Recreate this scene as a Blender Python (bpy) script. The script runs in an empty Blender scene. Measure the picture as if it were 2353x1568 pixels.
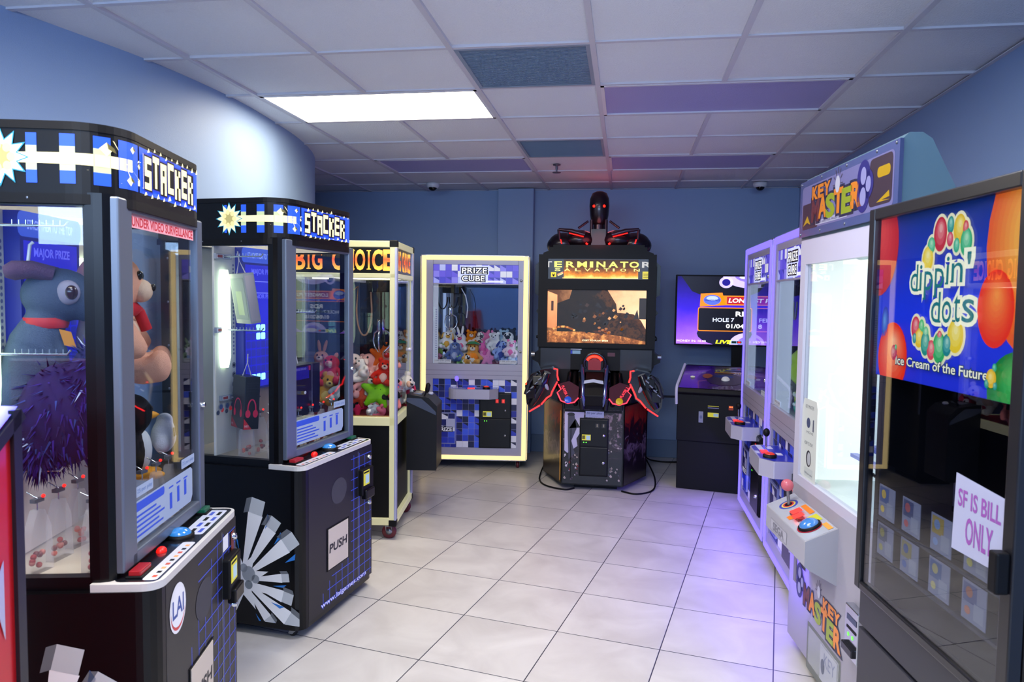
import bpy, bmesh, math, random
from mathutils import Vector, Matrix, Euler
R = math.radians
rnd = random.Random(7)
scn = bpy.context.scene
COL = scn.collection

# ------------------------------------------------------------------ materials
_mc = {}
def lin(c):
    if isinstance(c, str):
        c = [int(c[i:i+2], 16)/255 for i in (0, 2, 4)]
    return [x/12.92 if x <= .04045 else ((x+.055)/1.055)**2.4 for x in c[:3]]
def mat(c, rough=.5, metal=0, emit=0, bump=0, bs=80, coat=0, vary=0, spec=.5):
    key = (str(c), rough, metal, emit, bump, bs, coat, vary, spec)
    if key in _mc: return _mc[key]
    m = bpy.data.materials.new('m%03d' % len(_mc)); m.use_nodes = True
    nt = m.node_tree; b = nt.nodes['Principled BSDF']; rgb = lin(c)
    b.inputs['Base Color'].default_value = (*rgb, 1)
    b.inputs['Roughness'].default_value = rough; b.inputs['Metallic'].default_value = metal
    b.inputs['Coat Weight'].default_value = coat; b.inputs['Coat Roughness'].default_value = .08
    b.inputs['Specular IOR Level'].default_value = spec
    if emit:
        b.inputs['Emission Color'].default_value = (*rgb, 1); b.inputs['Emission Strength'].default_value = emit
        b.inputs['Base Color'].default_value = (*[x*.5 for x in rgb], 1)
    if bump or vary:
        tc = nt.nodes.new('ShaderNodeTexCoord'); n = nt.nodes.new('ShaderNodeTexNoise')
        n.inputs['Scale'].default_value = bs; n.inputs['Detail'].default_value = 4
        nt.links.new(tc.outputs['Object'], n.inputs['Vector'])
        if bump:
            bp = nt.nodes.new('ShaderNodeBump'); bp.inputs['Strength'].default_value = bump; bp.inputs['Distance'].default_value = .004
            nt.links.new(n.outputs['Fac'], bp.inputs['Height']); nt.links.new(bp.outputs['Normal'], b.inputs['Normal'])
        if vary:
            mx = nt.nodes.new('ShaderNodeMixRGB'); mx.inputs[1].default_value = (*[x*(1-vary) for x in rgb], 1)
            mx.inputs[2].default_value = (*[min(1, x*(1+vary)) for x in rgb], 1)
            nt.links.new(n.outputs['Fac'], mx.inputs[0]); nt.links.new(mx.outputs[0], b.inputs['Base Color'])
    _mc[key] = m; return m
def E(c, s=1.0): return mat(c, .4, 0, s)
def glass(tint=(.93, .96, .98), ior=1.5, rough=.01):
    key = ('glass', tint, ior, rough)
    if key in _mc: return _mc[key]
    m = bpy.data.materials.new('glass%d' % len(_mc)); m.use_nodes = True; nt = m.node_tree; nt.nodes.clear()
    o = nt.nodes.new('ShaderNodeOutputMaterial'); mx = nt.nodes.new('ShaderNodeMixShader')
    t = nt.nodes.new('ShaderNodeBsdfTransparent'); t.inputs[0].default_value = (*tint, 1)
    g = nt.nodes.new('ShaderNodeBsdfGlossy'); g.inputs['Roughness'].default_value = rough
    ge = nt.nodes.new('ShaderNodeNewGeometry'); dt = nt.nodes.new('ShaderNodeVectorMath'); dt.operation = 'DOT_PRODUCT'
    nt.links.new(ge.outputs['Normal'], dt.inputs[0]); nt.links.new(ge.outputs['Incoming'], dt.inputs[1]); prev = dt.outputs['Value']
    r0 = ((ior-1)/(ior+1))**2
    for op, v in (('ABSOLUTE', None), ('SUBTRACT', 1), ('POWER', 5), ('MULTIPLY_ADD', None)):
        q = nt.nodes.new('ShaderNodeMath'); q.operation = op
        if op == 'SUBTRACT': q.inputs[0].default_value = 1; nt.links.new(prev, q.inputs[1])
        else: nt.links.new(prev, q.inputs[0])
        if op == 'POWER': q.inputs[1].default_value = 5
        if op == 'MULTIPLY_ADD': q.inputs[1].default_value = 1-r0; q.inputs[2].default_value = r0
        prev = q.outputs[0]
    f = q
    nt.links.new(f.outputs[0], mx.inputs[0]); nt.links.new(t.outputs[0], mx.inputs[1]); nt.links.new(g.outputs[0], mx.inputs[2])
    nt.links.new(mx.outputs[0], o.inputs[0]); _mc[key] = m; return m
def ramp_mat(name, stops, axis='X', emit=0, rough=.5, noise=0, nscale=5, lo=0, hi=1, coat=0, dist=False):
    """colour ramp over object coordinates (a printed or shown gradient), optionally broken up by noise"""
    m = bpy.data.materials.new(name); m.use_nodes = True; nt = m.node_tree; b = nt.nodes['Principled BSDF']
    tc = nt.nodes.new('ShaderNodeTexCoord'); sp = nt.nodes.new('ShaderNodeSeparateXYZ'); nt.links.new(tc.outputs['Object'], sp.inputs[0])
    mr = nt.nodes.new('ShaderNodeMapRange'); mr.inputs[1].default_value = lo; mr.inputs[2].default_value = hi
    nt.links.new(sp.outputs[axis], mr.inputs[0]); src = mr.outputs[0]
    if noise:
        n = nt.nodes.new('ShaderNodeTexNoise'); n.inputs['Scale'].default_value = nscale; n.inputs['Detail'].default_value = 6
        n.inputs['Roughness'].default_value = .65
        if dist: n.inputs['Distortion'].default_value = 1.5
        nt.links.new(tc.outputs['Object'], n.inputs['Vector'])
        ma = nt.nodes.new('ShaderNodeMath'); ma.operation = 'MULTIPLY_ADD'; ma.inputs[1].default_value = noise
        nt.links.new(n.outputs['Fac'], ma.inputs[0])
        sb = nt.nodes.new('ShaderNodeMath'); sb.operation = 'SUBTRACT'; sb.inputs[1].default_value = noise*.5
        nt.links.new(src, sb.inputs[0]); nt.links.new(sb.outputs[0], ma.inputs[2]); src = ma.outputs[0]
    r = nt.nodes.new('ShaderNodeValToRGB'); cr = r.color_ramp
    while len(cr.elements) < len(stops): cr.elements.new(.5)
    for e, (p, c) in zip(cr.elements, stops): e.position = p; e.color = (*lin(c), 1)
    nt.links.new(src, r.inputs[0]); nt.links.new(r.outputs[0], b.inputs['Base Color'])
    b.inputs['Roughness'].default_value = rough; b.inputs['Coat Weight'].default_value = coat
    if emit:
        nt.links.new(r.outputs[0], b.inputs['Emission Color']); b.inputs['Emission Strength'].default_value = emit
    return m

BLACK = mat('08080b', .5, spec=.22); BLACKG = mat('060609', .28, spec=.3); DGREY = mat('2a2b30', .5); CHROME = mat('d0d4da', .15, 1)
ALU = mat('c4c6cc', .3, .6); WHITE = mat('e4e4ea', .45); RUBBER = mat('101012', .7); CASTRED = mat('5a1020', .4)
GLASS = glass(); STEEL = mat('8c9098', .3, .9); SILVERGREY = mat('a9a7b6', .4, .1)

# ------------------------------------------------------------------ mesh builder
class MB:
    def __init__(s): s.v = []; s.f = []; s.mi = []; s.sm = []; s.mats = []; s.T = Matrix()
    def mid(s, m):
        if m not in s.mats: s.mats.append(m)
        return s.mats.index(m)
    def add(s, vs, fs, m, smooth=False):
        o = len(s.v); s.v += [tuple(s.T @ Vector(p)) for p in vs]; k = s.mid(m)
        for f in fs: s.f.append([o+i for i in f]); s.mi.append(k); s.sm.append(smooth)
        return s
    def box(s, x0, x1, y0, y1, z0, z1, m):
        v = [(x, y, z) for z in (z0, z1) for y in (y0, y1) for x in (x0, x1)]
        return s.add(v, [(0, 2, 3, 1), (4, 5, 7, 6), (0, 1, 5, 4), (2, 6, 7, 3), (0, 4, 6, 2), (1, 3, 7, 5)], m)
    def prism(s, poly, a, b, m, axis='z', smooth=False):
        def P(u, v, w): return {'z': (u, v, w), 'y': (u, w, v), 'x': (w, u, v)}[axis]
        n = len(poly); vs = [P(u, v, a) for u, v in poly]+[P(u, v, b) for u, v in poly]
        s.add(vs, [list(range(n))[::-1], [n+i for i in range(n)]], m)
        return s.add(vs, [(i, (i+1) % n, n+(i+1) % n, n+i) for i in range(n)], m, smooth)
    def ell(s, c, r, m, rot=None, seg=16, rings=10):
        if not hasattr(r, '__len__'): r = (r, r, r)
        M = Matrix.Translation(c) @ (Euler(rot).to_matrix().to_4x4() if rot else Matrix())
        vs = [M @ Vector((0, 0, r[2]))]
        for i in range(1, rings):
            t = math.pi*i/rings
            for j in range(seg):
                a = 2*math.pi*j/seg; vs.append(M @ Vector((r[0]*math.sin(t)*math.cos(a), r[1]*math.sin(t)*math.sin(a), r[2]*math.cos(t))))
        vs.append(M @ Vector((0, 0, -r[2]))); L = len(vs)-1; fs = []
        for j in range(seg):
            fs.append((0, 1+j, 1+(j+1) % seg)); b = 1+(rings-2)*seg; fs.append((L, b+(j+1) % seg, b+j))
        for i in range(rings-2):
            for j in range(seg):
                a = 1+i*seg; fs.append((a+j, a+seg+j, a+seg+(j+1) % seg, a+(j+1) % seg))
        return s.add(vs, fs, m, True)
    def tube(s, pts, r, m, n=8, caps=True):
        pts = [Vector(p) for p in pts]; rs = r if hasattr(r, '__len__') else [r]*len(pts); rings = []; vs = []
        ref = None
        for i, p in enumerate(pts):
            d = (pts[min(i+1, len(pts)-1)]-pts[max(i-1, 0)]).normalized()
            if ref is None: ref = d.orthogonal().normalized()
            ref = (ref-d*ref.dot(d)).normalized(); q = d.cross(ref)
            vs += [p+(ref*math.cos(2*math.pi*k/n)+q*math.sin(2*math.pi*k/n))*rs[i] for k in range(n)]
        fs = [(i*n+k, i*n+(k+1) % n, (i+1)*n+(k+1) % n, (i+1)*n+k) for i in range(len(pts)-1) for k in range(n)]
        s.add(vs, fs, m, True)
        if caps: s.add(vs[:n], [list(range(n))], m); s.add(vs[-n:], [list(range(n))], m)
        return s
    def cyl(s, a, b, r, m, n=20): return s.tube([a, b], r, m, n)
    def lathe(s, prof, m, c=(0, 0, 0), axis='z', n=24):
        def P(r, h, a):
            x, y = r*math.cos(a), r*math.sin(a)
            p = {'z': (x, y, h), 'y': (x, h, y), 'x': (h, x, y)}[axis]; return (p[0]+c[0], p[1]+c[1], p[2]+c[2])
        vs = [P(r, h, 2*math.pi*k/n) for r, h in prof for k in range(n)]
        return s.add(vs, [(i*n+k, i*n+(k+1) % n, (i+1)*n+(k+1) % n, (i+1)*n+k) for i in range(len(prof)-1) for k in range(n)], m, True)
    def build(s, name, parent=None, bevel=0, seg=2, remesh=0, **props):
        me = bpy.data.meshes.new(name); me.from_pydata(s.v, [], s.f)
        for m in s.mats: me.materials.append(m)
        me.polygons.foreach_set('material_index', s.mi); me.polygons.foreach_set('use_smooth', s.sm); me.update()
        o = bpy.data.objects.new(name, me); COL.objects.link(o)
        if parent: o.parent = parent
        if remesh:
            r = o.modifiers.new('r', 'REMESH'); r.mode = 'VOXEL'; r.voxel_size = remesh; r.use_smooth_shade = True
            q = o.modifiers.new('s', 'SMOOTH'); q.factor = .5; q.iterations = 4
        if bevel:
            b = o.modifiers.new('b', 'BEVEL'); b.width = bevel; b.segments = seg; b.limit_method = 'ANGLE'; b.angle_limit = R(40)
        for k, v in props.items(): o[k] = v
        return o

def thing(name, label, cat, loc=(0, 0, 0), rotz=0, group=None):
    o = bpy.data.objects.new(name, None); COL.objects.link(o); o.empty_display_size = .1
    o.location = loc; o.rotation_euler = (0, 0, rotz); o['label'] = label; o['category'] = cat
    if group: o['group'] = group
    return o
def tag(o, label, cat, group=None):
    o['label'] = label; o['category'] = cat
    if group: o['group'] = group
    return o

# ------------------------------------------------------------------ flat artwork
_tc = {}
def text_geo(s, off=0, space=1.0):
    key = (s, off, space)
    if key in _tc: return _tc[key]
    c = bpy.data.curves.new('t', 'FONT'); c.body = s; c.offset = off; c.space_character = space; c.resolution_u = 3
    o = bpy.data.objects.new('t', c); COL.objects.link(o); bpy.context.view_layer.update()
    me = bpy.data.meshes.new_from_object(o.evaluated_get(bpy.context.evaluated_depsgraph_get()))
    vs = [(v.co.x, v.co.y) for v in me.vertices]; fs = [tuple(p.vertices) for p in me.polygons]
    bpy.data.objects.remove(o); bpy.data.curves.remove(c); bpy.data.meshes.remove(me)
    _tc[key] = (vs, fs); return _tc[key]
def clip(poly, r):
    x0, x1, y0, y1 = r
    for ax, lim, sg in ((0, x0, 1), (0, x1, -1), (1, y0, 1), (1, y1, -1)):
        out = []
        for i, p in enumerate(poly):
            q = poly[(i+1) % len(poly)]; a = (p[ax]-lim)*sg; b = (q[ax]-lim)*sg
            if a >= 0: out.append(p)
            if a*b < 0:
                t = a/(a-b); out.append((p[0]+(q[0]-p[0])*t, p[1]+(q[1]-p[1])*t))
        poly = out
        if not poly: return []
    return poly
class Art:
    def __init__(s, mb, O, U, V, off=.0006, step=.00035, rect=None, warp=None):
        s.mb = mb; s.O = Vector(O); s.U = Vector(U).normalized(); s.V = Vector(V).normalized(); s.N = s.U.cross(s.V)
        s.k = off; s.step = step; s.clipr = rect; s.warp = warp
    def pt(s, p):
        if s.warp: return s.warp(p[0], p[1], s.k)
        return tuple(s.O+s.U*p[0]+s.V*p[1]+s.N*s.k)
    def up(s): s.k += s.step; return s
    def poly(s, pts, m, raw=False):
        if s.clipr and not raw: pts = clip(pts, s.clipr)
        if len(pts) < 3: return s
        s.mb.add([s.pt(p) for p in pts], [tuple(range(len(pts)))], m); return s
    def rect(s, x0, x1, y0, y1, m): return s.poly([(x0, y0), (x1, y0), (x1, y1), (x0, y1)], m)
    def rrect(s, x0, x1, y0, y1, r, m):
        p = []
        for cx, cy, a0 in ((x1-r, y1-r, 0), (x0+r, y1-r, 90), (x0+r, y0+r, 180), (x1-r, y0+r, 270)):
            for k in range(4): a = R(a0+30*k); p.append((cx+r*math.cos(a), cy+r*math.sin(a)))
        return s.poly(p, m)
    def ell(s, cx, cy, rx, ry, m, n=24, rot=0):
        p = []
        for k in range(n):
            a = 2*math.pi*k/n; x, y = rx*math.cos(a), ry*math.sin(a)
            p.append((cx+x*math.cos(rot)-y*math.sin(rot), cy+x*math.sin(rot)+y*math.cos(rot)))
        return s.poly(p, m)
    def line(s, pts, w, m, close=False):
        pts = list(pts)+([pts[0]] if close else [])
        for (a, b), (c, d) in zip(pts, pts[1:]):
            L = math.hypot(c-a, d-b) or 1; nx, ny = -(d-b)/L*w/2, (c-a)/L*w/2
            s.poly([(a+nx, b+ny), (c+nx, d+ny), (c-nx, d-ny), (a-nx, b-ny)], m)
        return s
    def text(s, t, x0, x1, y0, y1, m, off=0, space=1.0, shear=0, mirror=False):
        base, _ = text_geo(t, 0, space); vs, fs = text_geo(t, off, space)
        bx0 = min(v[0] for v in base); bx1 = max(v[0] for v in base); by0 = min(v[1] for v in base); by1 = max(v[1] for v in base)
        sx = (x1-x0)/(bx1-bx0); sy = (y1-y0)/(by1-by0)
        P = []
        for a, b in vs:
            y = y0+(b-by0)*sy; x = (x1-(a-bx0)*sx) if mirror else (x0+(a-bx0)*sx)
            P.append((x+shear*(y-y0), y))
        s.mb.add([s.pt(p) for p in P], fs, m); return s
def front(mb, y, **k): return Art(mb, (0, y, 0), (1, 0, 0), (0, 0, 1), **k)
def nearside(mb, x, **k): return Art(mb, (x, 0, 0), (0, -1, 0), (0, 0, 1), **k)   # u = -y
def farside(mb, x, **k): return Art(mb, (x, 0, 0), (0, 1, 0), (0, 0, 1), **k)     # u = y
def topface(mb, z, **k): return Art(mb, (0, 0, z), (1, 0, 0), (0, 1, 0), **k)

def caster(parent, x, y, r=.035, h=.08, m=CASTRED, ax='x'):
    b = MB(); b.box(x-.022, x+.022, y-.022, y+.022, h-.006, h, STEEL)
    for sx in (-1, 1): b.prism([(y-.018, h-.006), (y+.018, h-.006), (y+.03, r*.8), (y+.012, r*.7)], x+sx*.018-.002, x+sx*.018+.002, STEEL, 'x')
    c = b.build('caster', parent)
    w = MB(); w.lathe([(0, -.012), (r*.8, -.013), (r, -.008), (r, .008), (r*.8, .013), (0, .012)], m, (x, y+.015, r), ax, 20)
    w.lathe([(0, -.014), (r*.45, -.014), (r*.45, .014), (0, .014)], STEEL, (x, y+.015, r), ax, 14); w.build('wheel', c)
    return c

def rplan(x0, x1, y0, y1, rf, rb=.0, n=5):
    p = []
    def arc(cx, cy, r, a0):
        for k in range(n+1): a = R(a0+90*k/n); p.append((cx+r*math.cos(a), cy+r*math.sin(a)))
    if rb: arc(x1-rb, y1-rb, rb, 0); arc(x0+rb, y1-rb, rb, 90)
    else: p.extend([(x1, y1), (x0, y1)])
    if rf: arc(x0+rf, y0+rf, rf, 180); arc(x1-rf, y0+rf, rf, 270)
    else: p.extend([(x0, y0), (x1, y0)])
    return p
def loopc(c, rx, rz, a0, a1, n=16, tilt=0):
    return [(c[0]+rx*math.cos(R(a0+(a1-a0)*k/n)), c[1]+tilt*math.sin(R(a0+(a1-a0)*k/n)), c[2]+rz*math.sin(R(a0+(a1-a0)*k/n))) for k in range(n+1)]

# ------------------------------------------------------------------ the room
CH = 2.607; BACK = 7.2; RIGHT = 1.58
def wall_mat(c, name):
    m = bpy.data.materials.new(name); m.use_nodes = True; nt = m.node_tree; b = nt.nodes['Principled BSDF']
    b.inputs['Base Color'].default_value = (*lin(c), 1); b.inputs['Roughness'].default_value = .55
    tc = nt.nodes.new('ShaderNodeTexCoord'); n = nt.nodes.new('ShaderNodeTexNoise'); n.inputs['Scale'].default_value = 220
    bp = nt.nodes.new('ShaderNodeBump'); bp.inputs['Strength'].default_value = .25; bp.inputs['Distance'].default_value = .002
    nt.links.new(tc.outputs['Object'], n.inputs['Vector']); nt.links.new(n.outputs['Fac'], bp.inputs['Height']); nt.links.new(bp.outputs['Normal'], b.inputs['Normal'])
    return m
WALL = wall_mat('8ca4c8', 'wall_paint'); LOWPAINT = wall_mat('6c7f9c', 'wall_paint_low')
def struct(o): o['kind'] = 'structure'; return o

def floor_mat():
    m = bpy.data.materials.new('floor_tiles'); m.use_nodes = True; nt = m.node_tree; b = nt.nodes['Principled BSDF']; L = nt.links.new
    tc = nt.nodes.new('ShaderNodeTexCoord'); a = .1973
    sub = nt.nodes.new('ShaderNodeVectorMath'); sub.operation = 'SUBTRACT'; sub.inputs[1].default_value = (-.2796, 5.6775, 0)
    rot = nt.nodes.new('ShaderNodeVectorRotate'); rot.rotation_type = 'Z_AXIS'; rot.inputs['Angle'].default_value = a
    sc_ = nt.nodes.new('ShaderNodeVectorMath'); sc_.operation = 'SCALE'; sc_.inputs['Scale'].default_value = 1/.471
    L(tc.outputs['Object'], sub.inputs[0]); L(sub.outputs[0], rot.inputs['Vector']); L(rot.outputs[0], sc_.inputs[0])
    sp = nt.nodes.new('ShaderNodeSeparateXYZ'); L(sc_.outputs[0], sp.inputs[0]); ds = []; fl = []
    for ax in ('X', 'Y'):
        pp = nt.nodes.new('ShaderNodeMath'); pp.operation = 'PINGPONG'; pp.inputs[1].default_value = .5; L(sp.outputs[ax], pp.inputs[0]); ds.append(pp)
        f = nt.nodes.new('ShaderNodeMath'); f.operation = 'FLOOR'; L(sp.outputs[ax], f.inputs[0]); fl.append(f)
    mn = nt.nodes.new('ShaderNodeMath'); mn.operation = 'MINIMUM'; L(ds[0].outputs[0], mn.inputs[0]); L(ds[1].outputs[0], mn.inputs[1])
    mr = nt.nodes.new('ShaderNodeMapRange'); mr.inputs[1].default_value = .0035; mr.inputs[2].default_value = .0065; L(mn.outputs[0], mr.inputs[0])
    cb = nt.nodes.new('ShaderNodeCombineXYZ'); L(fl[0].outputs[0], cb.inputs[0]); L(fl[1].outputs[0], cb.inputs[1])
    wn = nt.nodes.new('ShaderNodeTexWhiteNoise'); L(cb.outputs[0], wn.inputs[0])
    off = nt.nodes.new('ShaderNodeVectorMath'); off.operation = 'MULTIPLY_ADD'; off.inputs[1].default_value = (9, 9, 9)
    L(wn.outputs['Color'], off.inputs[0]); L(sc_.outputs[0], off.inputs[2])
    n = nt.nodes.new('ShaderNodeTexNoise'); n.inputs['Scale'].default_value = 1.6; n.inputs['Detail'].default_value = 8; n.inputs['Distortion'].default_value = .7
    L(off.outputs[0], n.inputs['Vector'])
    r = nt.nodes.new('ShaderNodeValToRGB'); r.color_ramp.elements[0].position = .3; r.color_ramp.elements[0].color = (*lin('bab5b0'), 1)
    r.color_ramp.elements[1].position = .72; r.color_ramp.elements[1].color = (*lin('d2cec8'), 1); L(n.outputs['Fac'], r.inputs[0])
    mx = nt.nodes.new('ShaderNodeMixRGB'); mx.inputs[1].default_value = (*lin('2c3040'), 1); L(mr.outputs[0], mx.inputs[0]); L(r.outputs[0], mx.inputs[2])
    L(mx.outputs[0], b.inputs['Base Color'])
    rr = nt.nodes.new('ShaderNodeMapRange'); rr.inputs[3].default_value = .24; rr.inputs[4].default_value = .42; L(n.outputs['Fac'], rr.inputs[0]); L(rr.outputs[0], b.inputs['Roughness'])
    bp = nt.nodes.new('ShaderNodeBump'); bp.inputs['Strength'].default_value = .4; bp.inputs['Distance'].default_value = .002
    L(mr.outputs[0], bp.inputs['Height']); L(bp.outputs[0], b.inputs['Normal'])
    return m
b = MB(); b.box(-4.2, RIGHT+.1, -3.2, BACK+.1, -.1, 0, floor_mat()); struct(b.build('floor'))

GX = -.1623; GY = 3.1122; G = .61
TILE = mat('e6e8ec', .9, bump=.9, bs=160, vary=.05)
cells = {}
for i in range(-7, 3):
    for j in range(-10, 8): cells[(i, j)] = 1
FIX = [(-3, 1, True), (0, 1, False), (-3, 4, False), (0, 4, False), (-3, -4, True), (0, -3, False)]
VENT = [(-1, 0), (-1, 3), (-1, -4)]
for i, j, l in FIX: cells.pop((i, j), 0); cells.pop((i+1, j), 0)
for v in VENT: cells.pop(v, 0)
b = MB()
for (i, j) in cells:
    x0 = GX+G*i; y0 = GY+G*j; x1 = min(x0+G, RIGHT+.05); y1 = min(y0+G, BACK+.05)
    if y0 > BACK or x0 > RIGHT: continue
    z = [CH+.004+rnd.random()*.007 for _ in range(4)]
    b.add([(x0, y0, z[0]), (x1, y0, z[1]), (x1, y1, z[2]), (x0, y1, z[3])], [(0, 3, 2, 1)], TILE)
b.box(-4.6, RIGHT+.1, -3.2, BACK+.1, CH+.14, CH+.16, DGREY)
struct(b.build('ceiling'))
b = MB(); TBAR = mat('cccad2', .5)
for i in range(-7, 4):
    x = GX+G*i; y = -3.1
    if x > RIGHT: continue
    for gap in sorted(GY+G*fj for fi, fj, _ in FIX if fi+1 == i): b.box(x-.012, x+.012, y, gap, CH-.004, CH+.02, TBAR); y = gap+G
    b.box(x-.012, x+.012, y, BACK, CH-.004, CH+.02, TBAR)
for j in range(-10, 8):
    y = GY+G*j
    if y < BACK: b.box(-4.4, RIGHT, y-.012, y+.012, CH-.002, CH+.02, TBAR)
b.box(RIGHT-.02, RIGHT, -3, BACK, CH-.004, CH, TBAR); b.box(-4, RIGHT, BACK-.02, BACK, CH-.004, CH, TBAR)
struct(b.build('trim_1'))
# smooth curved wall on the left
def cr(P, n=8):
    out = []
    for i in range(1, len(P)-2):
        p0, p1, p2, p3 = [Vector((*p, 0)) for p in P[i-1:i+3]]
        for k in range(n):
            t = k/n; out.append(.5*((2*p1)+(-p0+p2)*t+(2*p0-5*p1+4*p2-p3)*t*t+(-p0+3*p1-3*p2+p3)*t**3))
    return [(p.x, p.y) for p in out]
cw = cr([(-3.3, -4), (-3.05, -3.1), (-2.8, -1), (-2.62, .8), (-2.47, 1.8), (-2.35, 2.47), (-2.21, 3.1), (-2.16, 3.75), (-2.19, 4.34), (-2.27, 4.9), (-2.41, 5.4), (-2.62, 5.8), (-3.0, 6.15), (-3.6, 6.35), (-4.3, 6.4)])
b = MB(); vs = [(x, y, z) for x, y in cw for z in (0, CH+.02)]
b.add(vs, [(2*i, 2*i+1, 2*i+3, 2*i+2) for i in range(len(cw)-1)], WALL, True); struct(b.build('wall_left'))
b = MB(); b.box(-4.4, RIGHT+.1, BACK, BACK+.1, 0, CH+.1, WALL); struct(b.build('wall_back'))
b = MB(); b.box(RIGHT, RIGHT+.1, -3.2, BACK, 0, CH+.1, WALL); struct(b.build('wall_right'))
b = MB(); b.box(-4.4, RIGHT+.1, -3.2, -3.1, 0, CH+.1, WALL); struct(b.build('wall_rear'))
b = MB(); b.box(-4.5, -4.4, -3.2, BACK, 0, CH+.1, WALL); struct(b.build('wall_far_left'))
b = MB(); b.box(-1.26, -.91, BACK-.11, BACK, 0, CH, WALL); struct(b.build('trim_2', bevel=.004))   # shallow pilaster
b = MB(); b.box(-4.3, -1.26, BACK-.018, BACK, 0, .175, LOWPAINT); b.box(-.91, RIGHT, BACK-.018, BACK, 0, .175, LOWPAINT); struct(b.build('baseboard_back', bevel=.004))
b = MB(); b.box(RIGHT-.018, RIGHT, -3, BACK, 0, .15, LOWPAINT); struct(b.build('baseboard_right', bevel=.004))
b = MB(); b.box(-.91, RIGHT, BACK-.012, BACK, .59, .61, mat('20263a', .5)); struct(b.build('trim_3'))

# ceiling fixtures
for i, j, lit in FIX:
    x0 = GX+G*i; y0 = GY+G*j
    where = {(-3, 1): 'lit warm white fluorescent panel in the ceiling above the second black and blue block-stacking cabinet',
             (0, 1): 'unlit violet tinted fluorescent panel in the ceiling toward the right, nearest of the dark ones',
             (-3, 4): 'unlit grey fluorescent panel near the back wall above the left small dome camera',
             (0, 4): 'unlit violet grey fluorescent panel near the back wall above the wall screen',
             (-3, -4): 'lit fluorescent ceiling panel behind the viewer', (0, -3): 'unlit fluorescent ceiling panel behind the viewer'}[(i, j)]
    t = thing('ceiling_light', where, 'ceiling light', (x0+G, y0+G/2, CH), 0, 'recessed fluorescent ceiling panels')
    f = MB()
    for a in ((-G+.01, G-.01, -G/2+.01, -G/2+.03), (-G+.01, G-.01, G/2-.03, G/2-.01), (-G+.01, -G+.03, -G/2+.01, G/2-.01), (G-.03, G-.01, -G/2+.01, G/2-.01)):
        f.box(*a, -.004, .012, mat('d8d8de', .4))
    f.build('frame', t)
    rc = .045 if lit else .004
    if lit:
        for a in ((-G+.015, G-.015, -G/2+.015, -G/2+.02), (-G+.015, G-.015, G/2-.02, G/2-.015), (-G+.015, -G+.02, -G/2+.015, G/2-.015), (G-.02, G-.015, -G/2+.015, G/2-.015)): bb = MB(); bb.box(*a, .0, rc+.01, mat('e8e6e0', .5)); bb.build('recess_side', t)
    d = MB(); d.box(-G+.02, G-.02, -G/2+.02, G/2-.02, rc, rc+.006, E('fff2d8', 22) if lit else mat('aaa4d6', .35, bump=.8, bs=300))
    d.build('diffuser', t)
for i, j in VENT:
    t = thing('ceiling_vent', {0: 'grey return air panel in the ceiling nearest the viewer', 3: 'grey return air panel farther back in the ceiling, beside the sprinkler head', -4: 'grey return air panel in the ceiling behind the viewer'}[j],
              'ceiling vent', (GX+G*(i+.5), GY+G*(j+.5), CH), 0, 'return air panels in the ceiling')
    f = MB(); h = G/2
    for a in ((-h+.012, h-.012, -h+.012, -h+.03), (-h+.012, h-.012, h-.03, h-.012), (-h+.012, -h+.03, -h+.03, h-.03), (h-.03, h-.012, -h+.03, h-.03)): f.box(*a, -.003, .01, mat('8a97a8', .5))
    f.build('frame', t)
    p = MB(); p.box(-h+.028, h-.028, -h+.028, h-.028, .002, .006, mat('8ea2b6', .45, .2, vary=.25, bs=6)); p.build('panel', t)
    s = MB()
    for k in range(34): yy = -h+.04+k*.0165; s.box(-h+.03, h-.03, yy, yy+.003, -.001, .003, mat('8296ac', .4, .3))
    s.build('grille', t)
for x, y, l in ((-1.82, 6.72, 'small white dome security camera on the ceiling left of the pilaster'), (1.17, 6.88, 'small white dome security camera on the ceiling above the right end of the wall screen')):
    t = thing('dome_camera', l, 'security camera', (x, y, CH), 0, 'dome security cameras')
    m = MB(); m.lathe([(0, 0), (.06, 0), (.062, -.02), (.055, -.038), (.042, -.045)], mat('dadce2', .3)); m.build('housing', t)
    m = MB(); m.ell((0, -.008, -.04), (.04, .04, .034), mat('0a0a0e', .1)); m.build('dome', t)
t = thing('sprinkler_head', 'small brass fire sprinkler head hanging from the ceiling above the tall black shooting game', 'sprinkler', (-.57, 5.86, CH))
m = MB(); m.lathe([(0, 0), (.03, 0), (.03, -.006), (.01, -.008), (.01, -.03), (.006, -.05), (.006, -.06)], mat('6a6470', .4, .7)); m.build('body', t)
m = MB(); m.lathe([(0, -.06), (.034, -.062), (.034, -.065), (0, -.066)], mat('6a6470', .4, .7)); m.build('deflector', t)

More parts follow.
